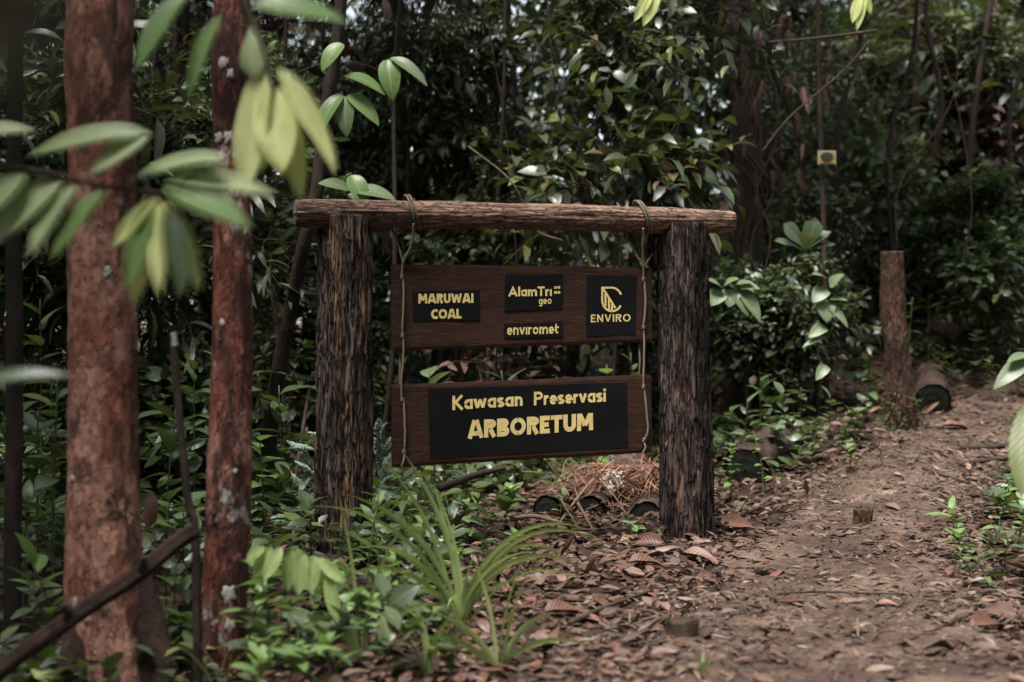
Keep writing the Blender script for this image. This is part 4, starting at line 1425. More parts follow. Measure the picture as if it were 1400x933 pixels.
fill(17, 9.3, 11.8, 250, 960, -30, 640, 0.7, 1.05, [0, 7, 2, 3, 8, 5, 9, 7, 10], 'understorey_shrub', 'shrub', 'shrub')
fill(12, 7.7, 8.8, -60, 360, 60, 760, 0.6, 0.85, [0, 7, 3, 9, 8], 'understorey_shrub', 'shrub', 'shrub close')
fill(20, 12.5, 16.0, -80, 1480, 0, 420, 0.9, 1.25, [0, 1, 7, 5, 8, 3, 9, 10], 'understorey_tree', 'tree', 'understorey tree')
fill(14, 16.0, 22.0, -80, 1480, 120, 400, 1.3, 1.8, [0, 1, 2, 3, 5], 'understorey_tree', 'tree', 'distant understorey tree')

fill(24, 13.0, 20.0, 1050, 1500, -10, 330, 1.0, 1.5, [0, 7, 3, 5, 10], 'understorey_tree', 'tree', 'slope tree')
fill(10, 10.8, 14.0, 1080, 1480, 250, 430, 0.45, 0.7, [0, 3, 5, 1], 'understorey_shrub', 'shrub', 'low shrub')

fill(18, 13.0, 21.0, -60, 1460, -60, 150, 0.85, 1.35, [0, 3, 5, 7], 'understorey_tree', 'tree', 'high-crowned tree')
fill(8, 10.2, 11.2, 985, 1120, 390, 510, 0.28, 0.45, [1, 4, 6, 0], 'understorey_shrub', 'shrub', 'bank shrub')

# far wood, one mass
nfar = 21000
Yf = rng.uniform(26, 40, nfar)
pxf = rng.uniform(-120, 1520, nfar)
pyf = rng.uniform(-160, 440, nfar)
pos = np.stack([(pxf - 700) / FOC * Yf, Yf, CAM_H + (435.6 - pyf) / FOC * Yf], 1)
cl = fbm(pos[:, 0] * 0.55, pos[:, 1] * 0.3, pos[:, 2] * 0.55, 3, 77)
pos = pos[cl > 0.46 + 0.12 * sst(2.0, 4.5, pos[:, 2])]
V, F, uv, rn = scatter(leaf_tpl(2, 2, 0.45, 0.6, 0.8, 0.25, 0.7), pos, rng.normal(0, 1, pos.shape) + [0, 0, -0.4], rng.normal(0, 0.5, pos.shape) + [0, -0.2, 1], rng.uniform(0.25, 0.5, len(pos)))
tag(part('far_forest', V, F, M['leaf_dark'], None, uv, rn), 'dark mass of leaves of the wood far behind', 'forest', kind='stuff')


# unseen forest beside and behind the viewer, added to block low sky light
nr_ = 24000
ang = rng.uniform(R(42), R(318), nr_)                 # measured from straight ahead
rad_ = rng.uniform(7.5, 11.5, nr_)
hz = rng.uniform(-0.2, 10.0, nr_)
pos = np.stack([np.sin(ang) * rad_, 4.0 + np.cos(ang) * rad_, hz], 1)
pos = pos[(fbm(pos[:, 0] * 0.5, pos[:, 1] * 0.5, pos[:, 2] * 0.5, 3, 78) > 0.40) & (np.abs(pos[:, 0]) > 0.46 * pos[:, 1] + 0.8)]
over = np.stack([rng.uniform(-5.0, -2.5, 1500), rng.uniform(0.8, 5.2, 1500), rng.uniform(4.6, 7.0, 1500)], 1)    # loose leaf cloud out of view, added to shade the near left
pos = np.vstack([pos, over[fbm(over[:, 0], over[:, 1], over[:, 2], 2, 79) > 0.42]])
V, F, uv, rn = scatter(leaf_tpl(2, 2, 0.45, 0.6, 0.8, 0.25, 0.7), pos, rng.normal(0, 1, pos.shape) + [0, 0, -0.4], rng.normal(0, 0.7, pos.shape) + [0, 0, 0.8], rng.uniform(0.4, 0.75, len(pos)))
tag(part('light_blocking_forest', V, F, M['leaf_dark'], None, uv, rn), 'unseen leafy forest wall added to block light from the other sides', 'forest', kind='stuff')

# tall trees of the background with trunks in view and crowns above the frame
def tall_tree(px, Y, wpx, label, lean=0.0, crown_z=7.5, mat='bark_far', cs=1.0, name='forest_tree'):
    b = ground_at(px, Y)
    o = thing(name, label, 'tree', b)
    r = wpx / 2 / FOC * Y
    top = b + np.array([lean * Y / FOC, 0, crown_z])
    p = smooth_path([b - [0, 0, 0.15], b + (top - b) * 0.12, b + (top - b) * 0.4 + [rng.normal(0, 0.05), 0, 0], b + (top - b) * 0.7 + [rng.normal(0, 0.08), 0, 0], top], 110)
    V, F = tube(p, r * np.interp(np.linspace(0, 1, 110), [0, 0.04, 0.2, 1], [1.5, 1.2, 1.0, 0.6]), 26, bark_disp(int(px) + 3, 0.18, 0.05))
    part('trunk', V, F, M[mat], o)
    c = link('crown', CANOPY[0], None, o)
    c.location = Vector(top - b)
    c.rotation_euler = (0, 0, rng.uniform(0, 6.28))
    c.scale = (cs, cs, cs)
    c['kind'] = 'stuff'
    t = link('twig', CANOPY[1], None, o)
    t.location, t.rotation_euler, t.scale = c.location, c.rotation_euler, c.scale
    t['kind'] = 'stuff'
    return o, p


bigT, pT = tall_tree(1018, 11.2, 50, 'broad dark tree hung with dead brown leaves behind the right end of the beam', 10, 5.8, 'bark_dark')
tall_tree(1129, 10.4, 8, 'very thin pale tree carrying a small yellow tag beyond the right post', 0, 6.5, 'bark_far', 0.6)
for px, Y, w, lb_ in [(782, 13.5, 20, 'grey-brown trunk rising out of the thicket over the boards'), (548, 12.5, 22, 'dark trunk standing among leaves over the left rope'),
                      (1248, 14.5, 14, 'slim dark trunk at the back left of the rotting stump'), (1306, 15.5, 12, 'slim dark trunk at the back above the path bend'),
                      (1352, 18, 24, 'broader dim trunk far back above the slope'), (890, 16, 16, 'slim trunk far back over the right rope'),
                      (640, 17, 18, 'dim trunk far back over the middle of the beam'), (1180, 17, 16, 'dim slim trunk far back between thin tagged tree and stump'),
                      (60, 11, 20, 'dark trunk back between thin tree and thick red tree'), (240, 10.5, 14, 'dark slim trunk back between the two red trunks')]:
    tall_tree(px, Y, w, lb_, rng.uniform(-25, 25), rng.uniform(5.6, 6.4) if Y < 14 else rng.uniform(7, 9), cs=0.9 if Y < 14 else 0.7)
# thin stems and lianas between the shrubs
for q, (px, Y, w) in enumerate([(128, 9.5, 9), (215, 8.8, 8), (276, 8.6, 10), (352, 9.4, 7), (520, 9.6, 8), (588, 11.5, 10), (668, 10.4, 7), (722, 12.5, 12), (838, 11.0, 8), (868, 13.5, 12), (935, 12.0, 9),
                                (1072, 12.5, 8), (1165, 13.0, 10), (1215, 11.8, 7), (1275, 13.2, 9), (1332, 13.8, 11), (1378, 12.6, 8), (700, 15.5, 14), (612, 15.0, 12), (960, 15.5, 14)]):
    b = ground_at(px, Y)
    r = w / 2 / FOC * Y
    o = thing('thin_sapling', f'thin dark sapling among shrubs {zone(px, 250)[0]}' + (' farther back' if Y > 12 else ''), 'sapling', b, f'thin saplings {zone(px, 250)[0]}' + (' farther back' if Y > 12 else ''))
    pts = [b + np.array([rng.normal(0, 0.05) + 0.04 * k * rng.choice([-1, 1]), rng.normal(0, 0.05), 0.9 * k - 0.05]) for k in range(7)]
    part('stem', *tube(smooth_path(pts, 50), np.linspace(r, r * 0.6, 50), 9, bark_disp(700 + q, 0.3)), M['bark_dark' if q % 3 else 'bark_far'], o)
    for k in range(3):
        z0 = pts[2 + k]
        e_ = z0 + np.array([rng.normal(0, 0.3), rng.normal(0, 0.15), rng.uniform(0.05, 0.35)])
        part('side_twig', *tube(smooth_path([z0, (z0 + e_) / 2 + [0, 0, 0.04], e_], 8), np.linspace(r * 0.5, r * 0.2, 8), 5), M['twig_dark'], o)

# tag on the thin tree
tg = thing('tree_tag', 'small pale-edged rectangular tag with yellow corners on the thin tree trunk', 'tag', P(1130, 227, 10.33))
def quad_px(x0, y0, x1, y1, Y, t=0.006):
    a = [P(x0, y1, Y), P(x1, y1, Y), P(x1, y0, Y), P(x0, y0, Y)]
    V = np.array(a + [k + np.array([0, t, 0]) for k in a])
    return V, np.array([[0, 1, 2, 3], [7, 6, 5, 4], [0, 4, 5, 1], [1, 5, 6, 2], [2, 6, 7, 3], [3, 7, 4, 0]])
M['tag_white'] = m_simple('tag_border', [(0.3, (0.22, 0.21, 0.19)), (0.7, (0.32, 0.31, 0.28))], 20, 0.6)
M['tag_dark'] = m_simple('tag_dark', [(0.3, (0.02, 0.018, 0.015)), (0.7, (0.035, 0.03, 0.02))], 20, 0.6)
M['tag_yellow'] = m_simple('tag_yellow', [(0.3, (0.32, 0.20, 0.03)), (0.7, (0.42, 0.27, 0.05))], 20, 0.6)
part('plate', *quad_px(1118, 206, 1143, 225, 10.33), M['tag_white'], tg, smooth=False)
part('face', *quad_px(1120, 208, 1141, 223, 10.324, 0.004), M['tag_yellow'], tg, smooth=False)
cc = P(1130.5, 214.5, 10.319)
rx, rz = 9.0 / FOC * 10.3, 6.3 / FOC * 10.3
th = np.linspace(0, 2 * np.pi, 20, endpoint=False)
V = np.vstack([cc + np.stack([np.cos(th) * rx, 0 * th, np.sin(th) * rz], 1), [cc - [0, 0.001, 0]]])
part('emblem', V, np.stack([np.arange(20), (np.arange(20) + 1) % 20, np.full(20, 20)], 1), M['tag_dark'], tg, smooth=False)

# dead leaves hanging on the broad dark tree
hang = leaf_mesh('hanging_dead_leaf', leaf_tpl(7, 4, 0.42, 0.6, 0.7, 0.4, 0.3, 0.15, curl=0.5), M['dead_dark'])
for q in range(46):
    px, py = rng.normal(1035, 45), rng.uniform(20, 290)
    Y = 11.0 - rng.uniform(0, 0.6)
    put_leaf(hang, bigT, P(px, py, Y), (rng.normal(0, .25), rng.normal(0, .2), -1), (rng.normal(0, .6), -1, 0.1), rng.uniform(0.13, 0.24), rng.uniform(0.8, 1.2), 'dead_leaf')
for q in range(5):   # lianas on it
    x0 = 1000 + q * 12
    pts = [P(x0 + rng.normal(0, 14), y, 10.9 - 0.06 * q) for y in range(-40, 420, 60)]
    part('liana', *tube(smooth_path(pts, 60), 0.008, 6), M['twig_dark'], bigT)
# a few bright or dark feature leaves high in the thicket
s = thing('yellow_shoot', 'pair of bright yellow-green leaves hanging from the top above the beam', 'plant', P(885, -30, 8.6))
for b, t, w in [((892, -14), (868, 28), 16), ((900, -12), (880, 34), 18)]:
    leaf_px(s, b, t, w, 8.6, 8.6, 'lance_hang', 'leaf_young', (0.2, -0.8, 0.5))
twig(s, [tuple(P(905, -120, 8.6)), tuple(P(900, -50, 8.6)), tuple(P(893, -12, 8.6))], 0.004, 0.002)
s = thing('yellow_shoot', 'yellow-green leaf cluster at the top above the tagged thin tree', 'plant', P(1172, -30, 9.4))
for b, t, w in [((1176, -6), (1166, 30), 15), ((1184, -8), (1172, 40), 12), ((1180, -10), (1190, 18), 12)]:
    leaf_px(s, b, t, w, 9.4, 9.4, 'lance_hang', 'leaf_young', (-0.2, -0.8, 0.5))
twig(s, [tuple(P(1190, -120, 9.4)), tuple(P(1184, -50, 9.4)), tuple(P(1180, -8, 9.4))], 0.004, 0.002)

# ------------------------------------------------------------------ logs, stumps and stones
def log_thing(name, label, cat, a, b, r0, r1, seed, mat='log', end='cut_end', ends=(0,), amp=0.15):
    a, b = np.asarray(a, float), np.asarray(b, float)
    o = thing(name, label, cat, (a + b) / 2 - [0, 0, (r0 + r1) / 2])
    n = 70
    p = smooth_path([a, a + (b - a) * 0.35 + rng.normal(0, 0.008, 3), a + (b - a) * 0.7 + rng.normal(0, 0.008, 3), b], n)
    V, F = tube(p, np.linspace(r0, r1, n), 48, bark_disp(seed, amp * 2, 0.08, 2.0), cap=False)
    part('bark', V, F, M[mat], o)
    d = norm(b - a)
    for e in ends:
        c, r, sgn = (a, r0, -1) if e == 0 else (b, r1, 1)
        u = norm(np.cross(d, [0.1, 0.2, 1]))
        w = np.cross(d, u)
        th = np.linspace(0, 2 * np.pi, 36, endpoint=False)
        rings = []
        for q in np.linspace(1.03, 0.06, 10):
            dz = 0.010 * (1 - q) ** 0.5 + 0.006 * vn(np.cos(th) * 3 * q, np.sin(th) * 3 * q, q * 9 + 0 * th, seed) + 0.002 * math.sin(q * 42)
            rings.append(c + sgn * d * dz[:, None] + (np.cos(th)[:, None] * u + np.sin(th)[:, None] * w) * r * q)
        k, k2 = np.arange(36), (np.arange(36) + 1) % 36
        Fq = np.vstack([np.stack([x * 36 + k, x * 36 + k2, (x + 1) * 36 + k2, (x + 1) * 36 + k], 1) for x in range(9)])
        V = np.vstack(rings)
        part('cut_end', V, Fq, M[end], o)
    return o


def ground_log(px, py, Y, rpx, d, ln, seed, label, **kw):
    """a log whose near end face is centred on a photo pixel"""
    a = P(px, py, Y)
    r = rpx / FOC * Y
    d = norm(np.array(d, float))
    return log_thing('cut_log', label, 'log', a, a + d * ln, r, r * 0.95, seed, **kw)


ground_log(748, 697, 7.95, 20, (0.30, 0.95, 0.06), 1.0, 400, 'short cut log, leftmost of the three lying in a row under the lower board')
ground_log(806, 702, 7.95, 24, (0.25, 0.95, 0.06), 1.1, 410, 'middle cut log with a dark mossy end under the lower board')
ground_log(884, 711, 7.85, 27, (0.22, 0.97, 0.05), 1.2, 420, 'thick cut log with a black mossy end beside the right post')
ground_log(1020, 643, 8.75, 32, (0.42, 0.9, 0.12), 0.9, 430, 'cut log with a dark green end lying right of the right post')
ground_log(1275, 548, 10.4, 25, (0.25, 0.95, 0.16), 0.8, 440, 'dark cut log lying at the foot of the rotting stump')
ground_log(1318, 466, 11.6, 15, (-0.2, 0.9, 0.25), 0.45, 445, 'mossy log lying on the slope behind the stump')
ground_log(1376, 315, 13.0, 20, (0.2, 0.95, 0.1), 0.8, 450, 'round log end with a reddish rim high on the slope at the frame edge', mat='stump')
for (x, y, r_, nm, lb_, sd) in [(1388, 412, 26, 'boulder', 'brown boulder high on the slope at the frame edge', 1)]:
    c = P(x, y, 11.8)
    th, ph = np.meshgrid(np.linspace(0, 2 * np.pi, 28, endpoint=False), np.linspace(0.02, np.pi - 0.02, 16))
    dr = np.stack([np.cos(th) * np.sin(ph), np.sin(th) * np.sin(ph), np.cos(ph)], -1)
    rr = 0.13 * (0.8 + 0.5 * fbm(dr[..., 0] * 1.5, dr[..., 1] * 1.5, dr[..., 2] * 1.5, 3, 460))
    V = (c + dr * rr[..., None] * [1.3, 1, 0.85]).reshape(-1, 3)
    a, b = np.meshgrid(np.arange(15), np.arange(28), indexing='ij')
    a, b = a.ravel(), b.ravel()
    b2_ = (b + 1) % 28
    solo(nm, V, np.stack([a * 28 + b, (a + 1) * 28 + b, (a + 1) * 28 + b2_, a * 28 + b2_], 1), M['rock'], lb_, 'boulder')

# rotting upright stump by the path
st = thing('rotting_stump', 'tall rotting upright stump with mossy foot beside the path', 'stump', P(1232, 552, 9.9))
p = smooth_path([ground_at(1236, 9.9) - [0, 0, 0.12], P(1228, 500, 9.9), P(1221, 430, 9.9), P(1219, 344, 9.9)], 90)
V, F = tube(p, np.interp(np.linspace(0, 1, 90), [0, 0.3, 0.6, 1], [24, 18.5, 17, 15]) / FOC * 9.9, 72, bark_disp(470, 0.35, 0.09, 2.0))
part('trunk', V, F, M['stump'], st)
mo = [tube(smooth_path([P(1236 + rng.normal(0, 16), 548 + rng.normal(0, 8), 9.78), P(1236 + rng.normal(0, 26), 552, 9.7) + [0, 0, -0.02]], 4), 0.004, 3, cap=False) for _ in range(10)]
nmo = 420
an = rng.uniform(-0.3, 3.44, nmo)
hh = rng.random(nmo) ** 1.6 * 0.28
rr = 0.105 + 0.10 * (1 - hh / 0.28) * rng.random(nmo)
b0 = ground_at(1234, 9.9)
pos = np.stack([b0[0] + np.cos(an) * rr, b0[1] - np.abs(np.sin(an)) * rr, b0[2] + hh - 0.03], 1)
V, F, uv, rn = scatter(leaf_tpl(2, 2, 0.3, 0.6, 0.8, 0.2, 0.9), pos, rng.normal(0, 0.6, pos.shape) + np.stack([np.cos(an), -np.abs(np.sin(an)), 0.3 + 0 * an], 1), rng.normal(0, .4, pos.shape) + [0, 0, 1], rng.uniform(0.02, 0.045, nmo))
part('moss', V, F, M['moss'], st, uv, rn, kind='stuff')


def small_stump(px, py, wpx, hpx, label, seed, mat='stump', jag=0.0):
    g = on_ground(px, py)
    Y = g[1]
    r, h = wpx / 2 / FOC * Y, hpx / FOC * Y
    o = thing('small_stump', label, 'stump', g)
    p = smooth_path([g - [0, 0, 0.05], g + [0.003, 0, h * 0.5], g + [0.0, 0.0, h]], 20)
    V, F = tube(p, np.interp(np.linspace(0, 1, 20), [0, 0.4, 1], [1.25, 1.0, 0.95]) * r, 30, bark_disp(seed, 0.4, 0.1))
    part('trunk', V, F, M[mat], o)
    for k in range(5):
        a = k * 1.3
        q = g + np.array([math.cos(a) * r * 0.9, -abs(math.sin(a)) * r, 0])
        part('splinter', *tube(smooth_path([q - [0, 0, 0.02], q + [0.005, -0.004, h * 0.6], q + [0.012 * math.cos(a), -0.01, h * (1.0 + 0.3 * jag * rng.random())]], 8), np.linspace(0.011, 0.004, 8), 6), M[mat], o)
    return o


small_stump(1178, 718, 26, 22, 'small dark cut stump in the middle of the path', 480)
small_stump(930, 878, 44, 28, 'small rotted stump with splinters in the leaf litter before the path', 490, 'log', 1.0)

# shredded bark and white rot on the logs
nf = 4200
fx, fy = rng.normal(852, 44, nf), rng.normal(672, 22, nf)
fx = np.clip(fx, 745, 945)
items = []
ctr = np.array([P(a, b, 8.25 + rng.normal(0, 0.12)) for a, b in zip(fx, np.clip(fy, 636, 722))])
gz = height(ctr[:, 0], ctr[:, 1])
ridge = 0.12 + 0.26 * np.exp(-((ctr[:, 0] - 0.72) / 0.26) ** 2 - ((ctr[:, 1] - 8.35) / 0.35) ** 2)
ctr[:, 2] = np.clip(ctr[:, 2], gz + 0.03, gz + ridge + 0.10)
tplf = leaf_tpl(4, 1, 0.045, 0.2, 0.2, 0.0, 0.8)
V, F, uv, rn = scatter(tplf, ctr, rng.normal(0, 1, (nf, 3)) * [1, 0.8, 0.25], rng.normal(0, 0.5, (nf, 3)) + [0, -0.3, 1], rng.uniform(0.05, 0.19, nf))
tag(part('bark_litter', V, F, M['fibre'], None, uv, rn), 'heap of shredded reddish bark fibres lying over the cut logs', 'debris', kind='stuff')
# core of the heap
xs_, ys_ = np.meshgrid(np.linspace(0.25, 1.05, 40), np.linspace(7.95, 8.85, 40))
zc_ = height(xs_.ravel(), ys_.ravel()).reshape(xs_.shape) + 0.33 * np.exp(-((xs_ - 0.70) / 0.26) ** 2 - ((ys_ - 8.42) / 0.28) ** 2) + 0.02 * fbm(xs_ * 12, ys_ * 12, 0 * xs_, 3, 501) - 0.03
a, b = np.meshgrid(np.arange(39), np.arange(39), indexing='ij')
a, b = a.ravel(), b.ravel()
solo('earth_mound', np.stack([xs_, ys_, zc_], -1).reshape(-1, 3), np.stack([a * 40 + b, a * 40 + b + 1, (a + 1) * 40 + b + 1, (a + 1) * 40 + b], 1), M['log'], 'low mound of rotten wood between the cut logs under the board', 'mound')
wf = thing('white_fungus', 'crumbly white patch of rotten wood on the heap under the board', 'fungus', P(838, 668, 8.0))
c0 = P(838, 657, 8.02)
nc_ = 150
q_ = np.clip(rng.normal(0, 1, (nc_, 3)), -2, 2) * [0.026, 0.02, 0.026]
V, F, uv, rn = scatter(leaf_tpl(3, 2, 0.5, 0.4, 0.4, 0.2, 0.5, 0.3), c0 + q_, rng.normal(0, 1, (nc_, 3)), rng.normal(0, .6, (nc_, 3)) + [0, -0.8, 0.6], rng.uniform(0.012, 0.034, nc_))
part('crumb', V, F, M['fungus'], wf, uv, rn, kind='stuff')

# dry stalks and sticks lying about
def stick(pts, r, label, mat='twig', group=None, name='dry_stick'):
    p = smooth_path([P(*k) if k[2] > 3 else on_ground(k[0], k[1]) + [0, 0, k[2]] for k in pts], 26)
    V, F = tube(p, np.linspace(r, r * 0.6, 26), 7, bark_disp(int(pts[0][0]), 0.3))
    return solo(name, V, F, M[mat], label, 'stick', group)


stick([(744, 628, 7.75), (762, 650, 7.8), (790, 668, 7.85)], 0.006, 'tan dry stalk hanging bent below the middle of the lower board')
stick([(812, 655, 7.85), (792, 678, 7.7), (770, 708, 7.55), (752, 737, 7.35)], 0.009, 'long tan stalk sloping down left across the cut logs')
stick([(764, 678, 7.6), (780, 705, 7.5), (796, 730, 7.4)], 0.006, 'short thin tan stalk crossing the sloping long stalk')
stick([(790, 688, 7.6), (806, 716, 7.5), (822, 746, 7.3)], 0.009, 'thick tan stalk leaning before the middle log')
stick([(820, 655, 7.85), (838, 676, 7.7), (858, 704, 7.6)], 0.006, 'thin tan stalk running down before the thick log')
stick([(852, 712, 7.5), (851, 730, 7.45)], 0.010, 'short upright tan peg before the thick log')
stick([(742, 718, 7.45), (790, 724, 7.4), (830, 722, 7.4), (862, 708, 7.45)], 0.007, 'tan stalk lying level before the three logs')
stick([(690, 712, 7.5), (730, 706, 7.6), (770, 716, 7.5)], 0.016, 'grey fallen stick lying at the edge of the logs', 'twig')
stick([(600, 668, 7.2), (650, 650, 7.3), (690, 640, 7.4)], 0.022, 'dark fallen stick rising under the lower board', 'twig_dark')
stick([(1000, 716, 0.02), (1030, 706, 0.03), (1055, 696, 0.03)], 0.014, 'dark stick lying by the curled brown leaf right of the post', 'twig_dark')
stick([(1060, 820, 0.02), (1120, 816, 0.02), (1210, 819, 0.02), (1300, 817, 0.015)], 0.006, 'long thin dark twig lying straight across the path', 'twig_dark')
stick([(1220, 893, 0.02), (1270, 874, 0.02), (1330, 850, 0.03)], 0.008, 'dark twig lying aslant at the near right of the path', 'twig_dark')
stick([(1310, 640, 0.02), (1350, 636, 0.03), (1395, 632, 0.03)], 0.018, 'fallen stick at the far right edge of the path', 'log')
stick([(1312, 616, 0.02), (1350, 618, 0.03), (1400, 612, 0.03)], 0.025, 'thicker log-like stick across the path at the right edge', 'log')
stick([(1262, 645, 0.02), (1290, 655, 0.02), (1325, 665, 0.02)], 0.012, 'brown stick aslant where the path narrows', 'twig_dark')
stick([(1172, 870, 0.06), (1173, 880, 0.03), (1174, 896, 0.0)], 0.006, 'short thin stick standing out of the trodden earth', 'twig')
stick([(780, 860, 0.02), (830, 838, 0.02), (890, 815, 0.02)], 0.012, 'dark wet stick in the leaf litter before the right post', 'twig_dark')
stick([(1062, 690, 0.0), (1060, 682, 0.06), (1057, 676, 0.13)], 0.014, 'short stub of a stem standing beside the cut log', 'stump')
stick([(400, 680, 7.6), (425, 520, 7.9), (432, 522, 7.9)], 0.012, 'dark bent stick leaning by the left post', 'twig_dark')
stick([(1000, 585, 0.03), (1035, 578, 0.04), (1068, 566, 0.03)], 0.012, 'fallen stick in the shade right of the right post', 'twig_dark')
stick([(770, 330, 9.2), (730, 312, 9.1), (700, 250, 9.0), (640, 200, 9.0)], 0.008, 'bare grey twig crossing the thicket over the boards', 'twig')
stick([(1200, 42, 9.8), (1120, 52, 9.8), (1050, 58, 9.8)], 0.012, 'bare dark bough reaching sideways at the top right', 'twig_dark')
stick([(1190, 55, 9.8), (1150, 100, 9.8), (1080, 160, 9.8), (1040, 210, 9.8)], 0.008, 'bare dark bough slanting past the tagged tree', 'twig_dark')

# ------------------------------------------------------------------ grasses, ferns and ground plants
def blade_mesh(base, az, L, w, e0, arch, n=14):
    t = np.linspace(0, 1, n)
    ang = e0 - arch * t ** 1.4
    ds = L / (n - 1)
    hx = np.concatenate([[0], np.cumsum(np.cos(ang[:-1]) * ds)])
    hz = np.concatenate([[0], np.cumsum(np.sin(ang[:-1]) * ds)])
    d = np.array([math.cos(az), math.sin(az), 0])
    side = np.array([-d[1], d[0], 0])
    c = base + hx[:, None] * d + hz[:, None] * np.array([0, 0, 1.0])
    ww = w / 2 * np.minimum(1, (1 - t) * 2.4 + 0.03) * np.minimum(1, 0.5 + t * 3)
    nrm = np.stack([-np.sin(ang), np.cos(ang)], 1)
    up = nrm[:, :1] * d + nrm[:, 1:] * np.array([0, 0, 1.0])
    tw = rng.uniform(0.5, 1.1) * (1 if side[1] > 0 else -1)
    side, up = side * math.cos(tw) - up * math.sin(tw), up * math.cos(tw) + side * math.sin(tw)
    V = np.stack([c - side * ww[:, None] + up * ww[:, None] * 0.35, c, c + side * ww[:, None] + up * ww[:, None] * 0.35], 1).reshape(-1, 3)
    a, b = np.meshgrid(np.arange(n - 1), np.arange(2), indexing='ij')
    a, b = a.ravel(), b.ravel()
    uv = np.stack([np.tile([0, .5, 1], n), np.repeat(t, 3)], 1)
    return V, np.stack([a * 3 + b, a * 3 + b + 1, (a + 1) * 3 + b + 1, (a + 1) * 3 + b], 1), uv


def tuft(base, blades, label, name='grass_tuft', mat='grass'):
    o = thing(name, label, 'grass', base)
    for az, L, w, e, ar in blades:
        L, w = L * (1.12 if w > 0.015 else 1), w * (1.25 if w > 0.015 else 1.1)
        V, Q_, uv = blade_mesh(np.asarray(base) + [rng.normal(0, 0.012), rng.normal(0, 0.012), -0.01], R(az), L, w, R(e), R(ar))
        part('blade', V, Q_, M[mat], o, uv, np.full(len(V), rng.random()))
    return o


g = on_ground(640, 880)
Yg = 5.0
g = ground_at(632, Yg)
tuft(g, [(180, .62, .022, 82, 30), (172, .48, .020, 84, 12), (0, .40, .022, 80, 105), (10, .34, .02, 70, 120), (190, .36, .022, 60, 95), (200, .30, .02, 50, 80), (20, .5, .022, 84, 130), (160, .36, .018, 75, 130),
         (350, .44, .02, 76, 90), (175, .42, .02, 66, 60), (185, .40, .018, 40, 70), (5, .28, .018, 88, 20), (178, .50, .02, 74, 100), (90, .3, .02, 60, 90), (260, .3, .02, 70, 110), (2, .52, .02, 72, 120), (182, .5, .02, 64, 115), (12, .46, .018, 60, 100), (170, .56, .018, 78, 70), (355, .36, .018, 84, 60), (188, .62, .018, 72, 60), (6, .6, .02, 80, 110), (176, .66, .016, 80, 40), (168, .58, .015, 86, 25), (190, .7, .016, 70, 80), (3, .66, .016, 76, 125)],
     'tall arching bright green grass tuft before the lower board')
g = ground_at(682, 4.5)
tuft(g, [(150, .34, .02, 85, 25), (20, .36, .022, 84, 25), (8, .30, .018, 80, 15), (185, .28, .02, 60, 50), (0, .3, .02, 40, 70), (200, .3, .02, 50, 80), (340, .25, .018, 70, 60)], 'small upright grass tuft at the bottom edge below the tall tuft')
g = ground_at(585, 4.4)
tuft(g, [(180, .22, .024, 84, 20), (10, .2, .02, 80, 40), (150, .2, .02, 70, 60), (30, .18, .02, 60, 60)], 'short broad grass tuft at the bottom edge left of the tall tuft')
g = ground_at(545, 5.6)
tuft(g, [(a, rng.uniform(.08, .16), .006, rng.uniform(50, 88), rng.uniform(20, 70)) for a in range(0, 360, 24)], 'fine dark grass tuft in the litter below the left post')
g = ground_at(495, 4.6)
tuft(g, [(170, .5, .02, 86, 10), (15, .42, .02, 84, 30), (185, .38, .018, 76, 60), (0, .3, .02, 66, 80)], 'sparse tall grass blades before the foot of the left post')
g = ground_at(960, 4.35)
tuft(g, [(a, rng.uniform(.06, .13), .009, rng.uniform(40, 80), rng.uniform(10, 60)) for a in range(0, 360, 40)], 'little grass seedling tuft at the bottom edge before the path')
g = ground_at(615, 7.3)
tuft(g, [(a, rng.uniform(.2, .34), .012, rng.uniform(30, 75), rng.uniform(40, 110)) for a in range(0, 360, 26)], 'spiky narrow-leaved tuft under the lower board', mat='leaf_mid')
g = ground_at(300, 4.4)
tuft(g, [(160, .22, .012, 80, 50), (175, .26, .012, 70, 60), (20, .2, .012, 78, 60), (60, .2, .01, 80, 40)], 'few thin grass blades at the foot of the slimmer red tree')


def frond(parent, p0, p1, w, mat, nleaf=26, sag=0.1, up=(0, -0.5, 0.8)):
    p0, p1 = np.asarray(p0, float), np.asarray(p1, float)
    L = np.linalg.norm(p1 - p0)
    mid = (p0 + p1) / 2 + np.array([0, 0, sag * L])
    p = smooth_path([p0, mid, p1], nleaf)
    d = norm(np.gradient(p, axis=0))
    side = norm(np.cross(d, np.asarray(up, float)))
    t = np.linspace(0, 1, nleaf)
    sz = w / 2 * np.sin(np.clip(t * 0.9 + 0.1, 0, 1) * np.pi) ** 0.6 + 0.004
    items = [tube(p, np.linspace(0.0025, 0.001, nleaf), 4)]
    tp = leaf_tpl(3, 2, 0.42, 0.4, 0.7, 0.2, 0.4)
    for sg in (1, -1):
        items.append(scatter(tp, p, side * sg + d * 0.45 + rng.normal(0, 0.12, p.shape), np.asarray(up, float) + rng.normal(0, 0.2, p.shape), sz))
    V, F, uv, rn = join(items)
    return part('frond', V, F, M[mat], parent, uv, rn, kind='stuff')


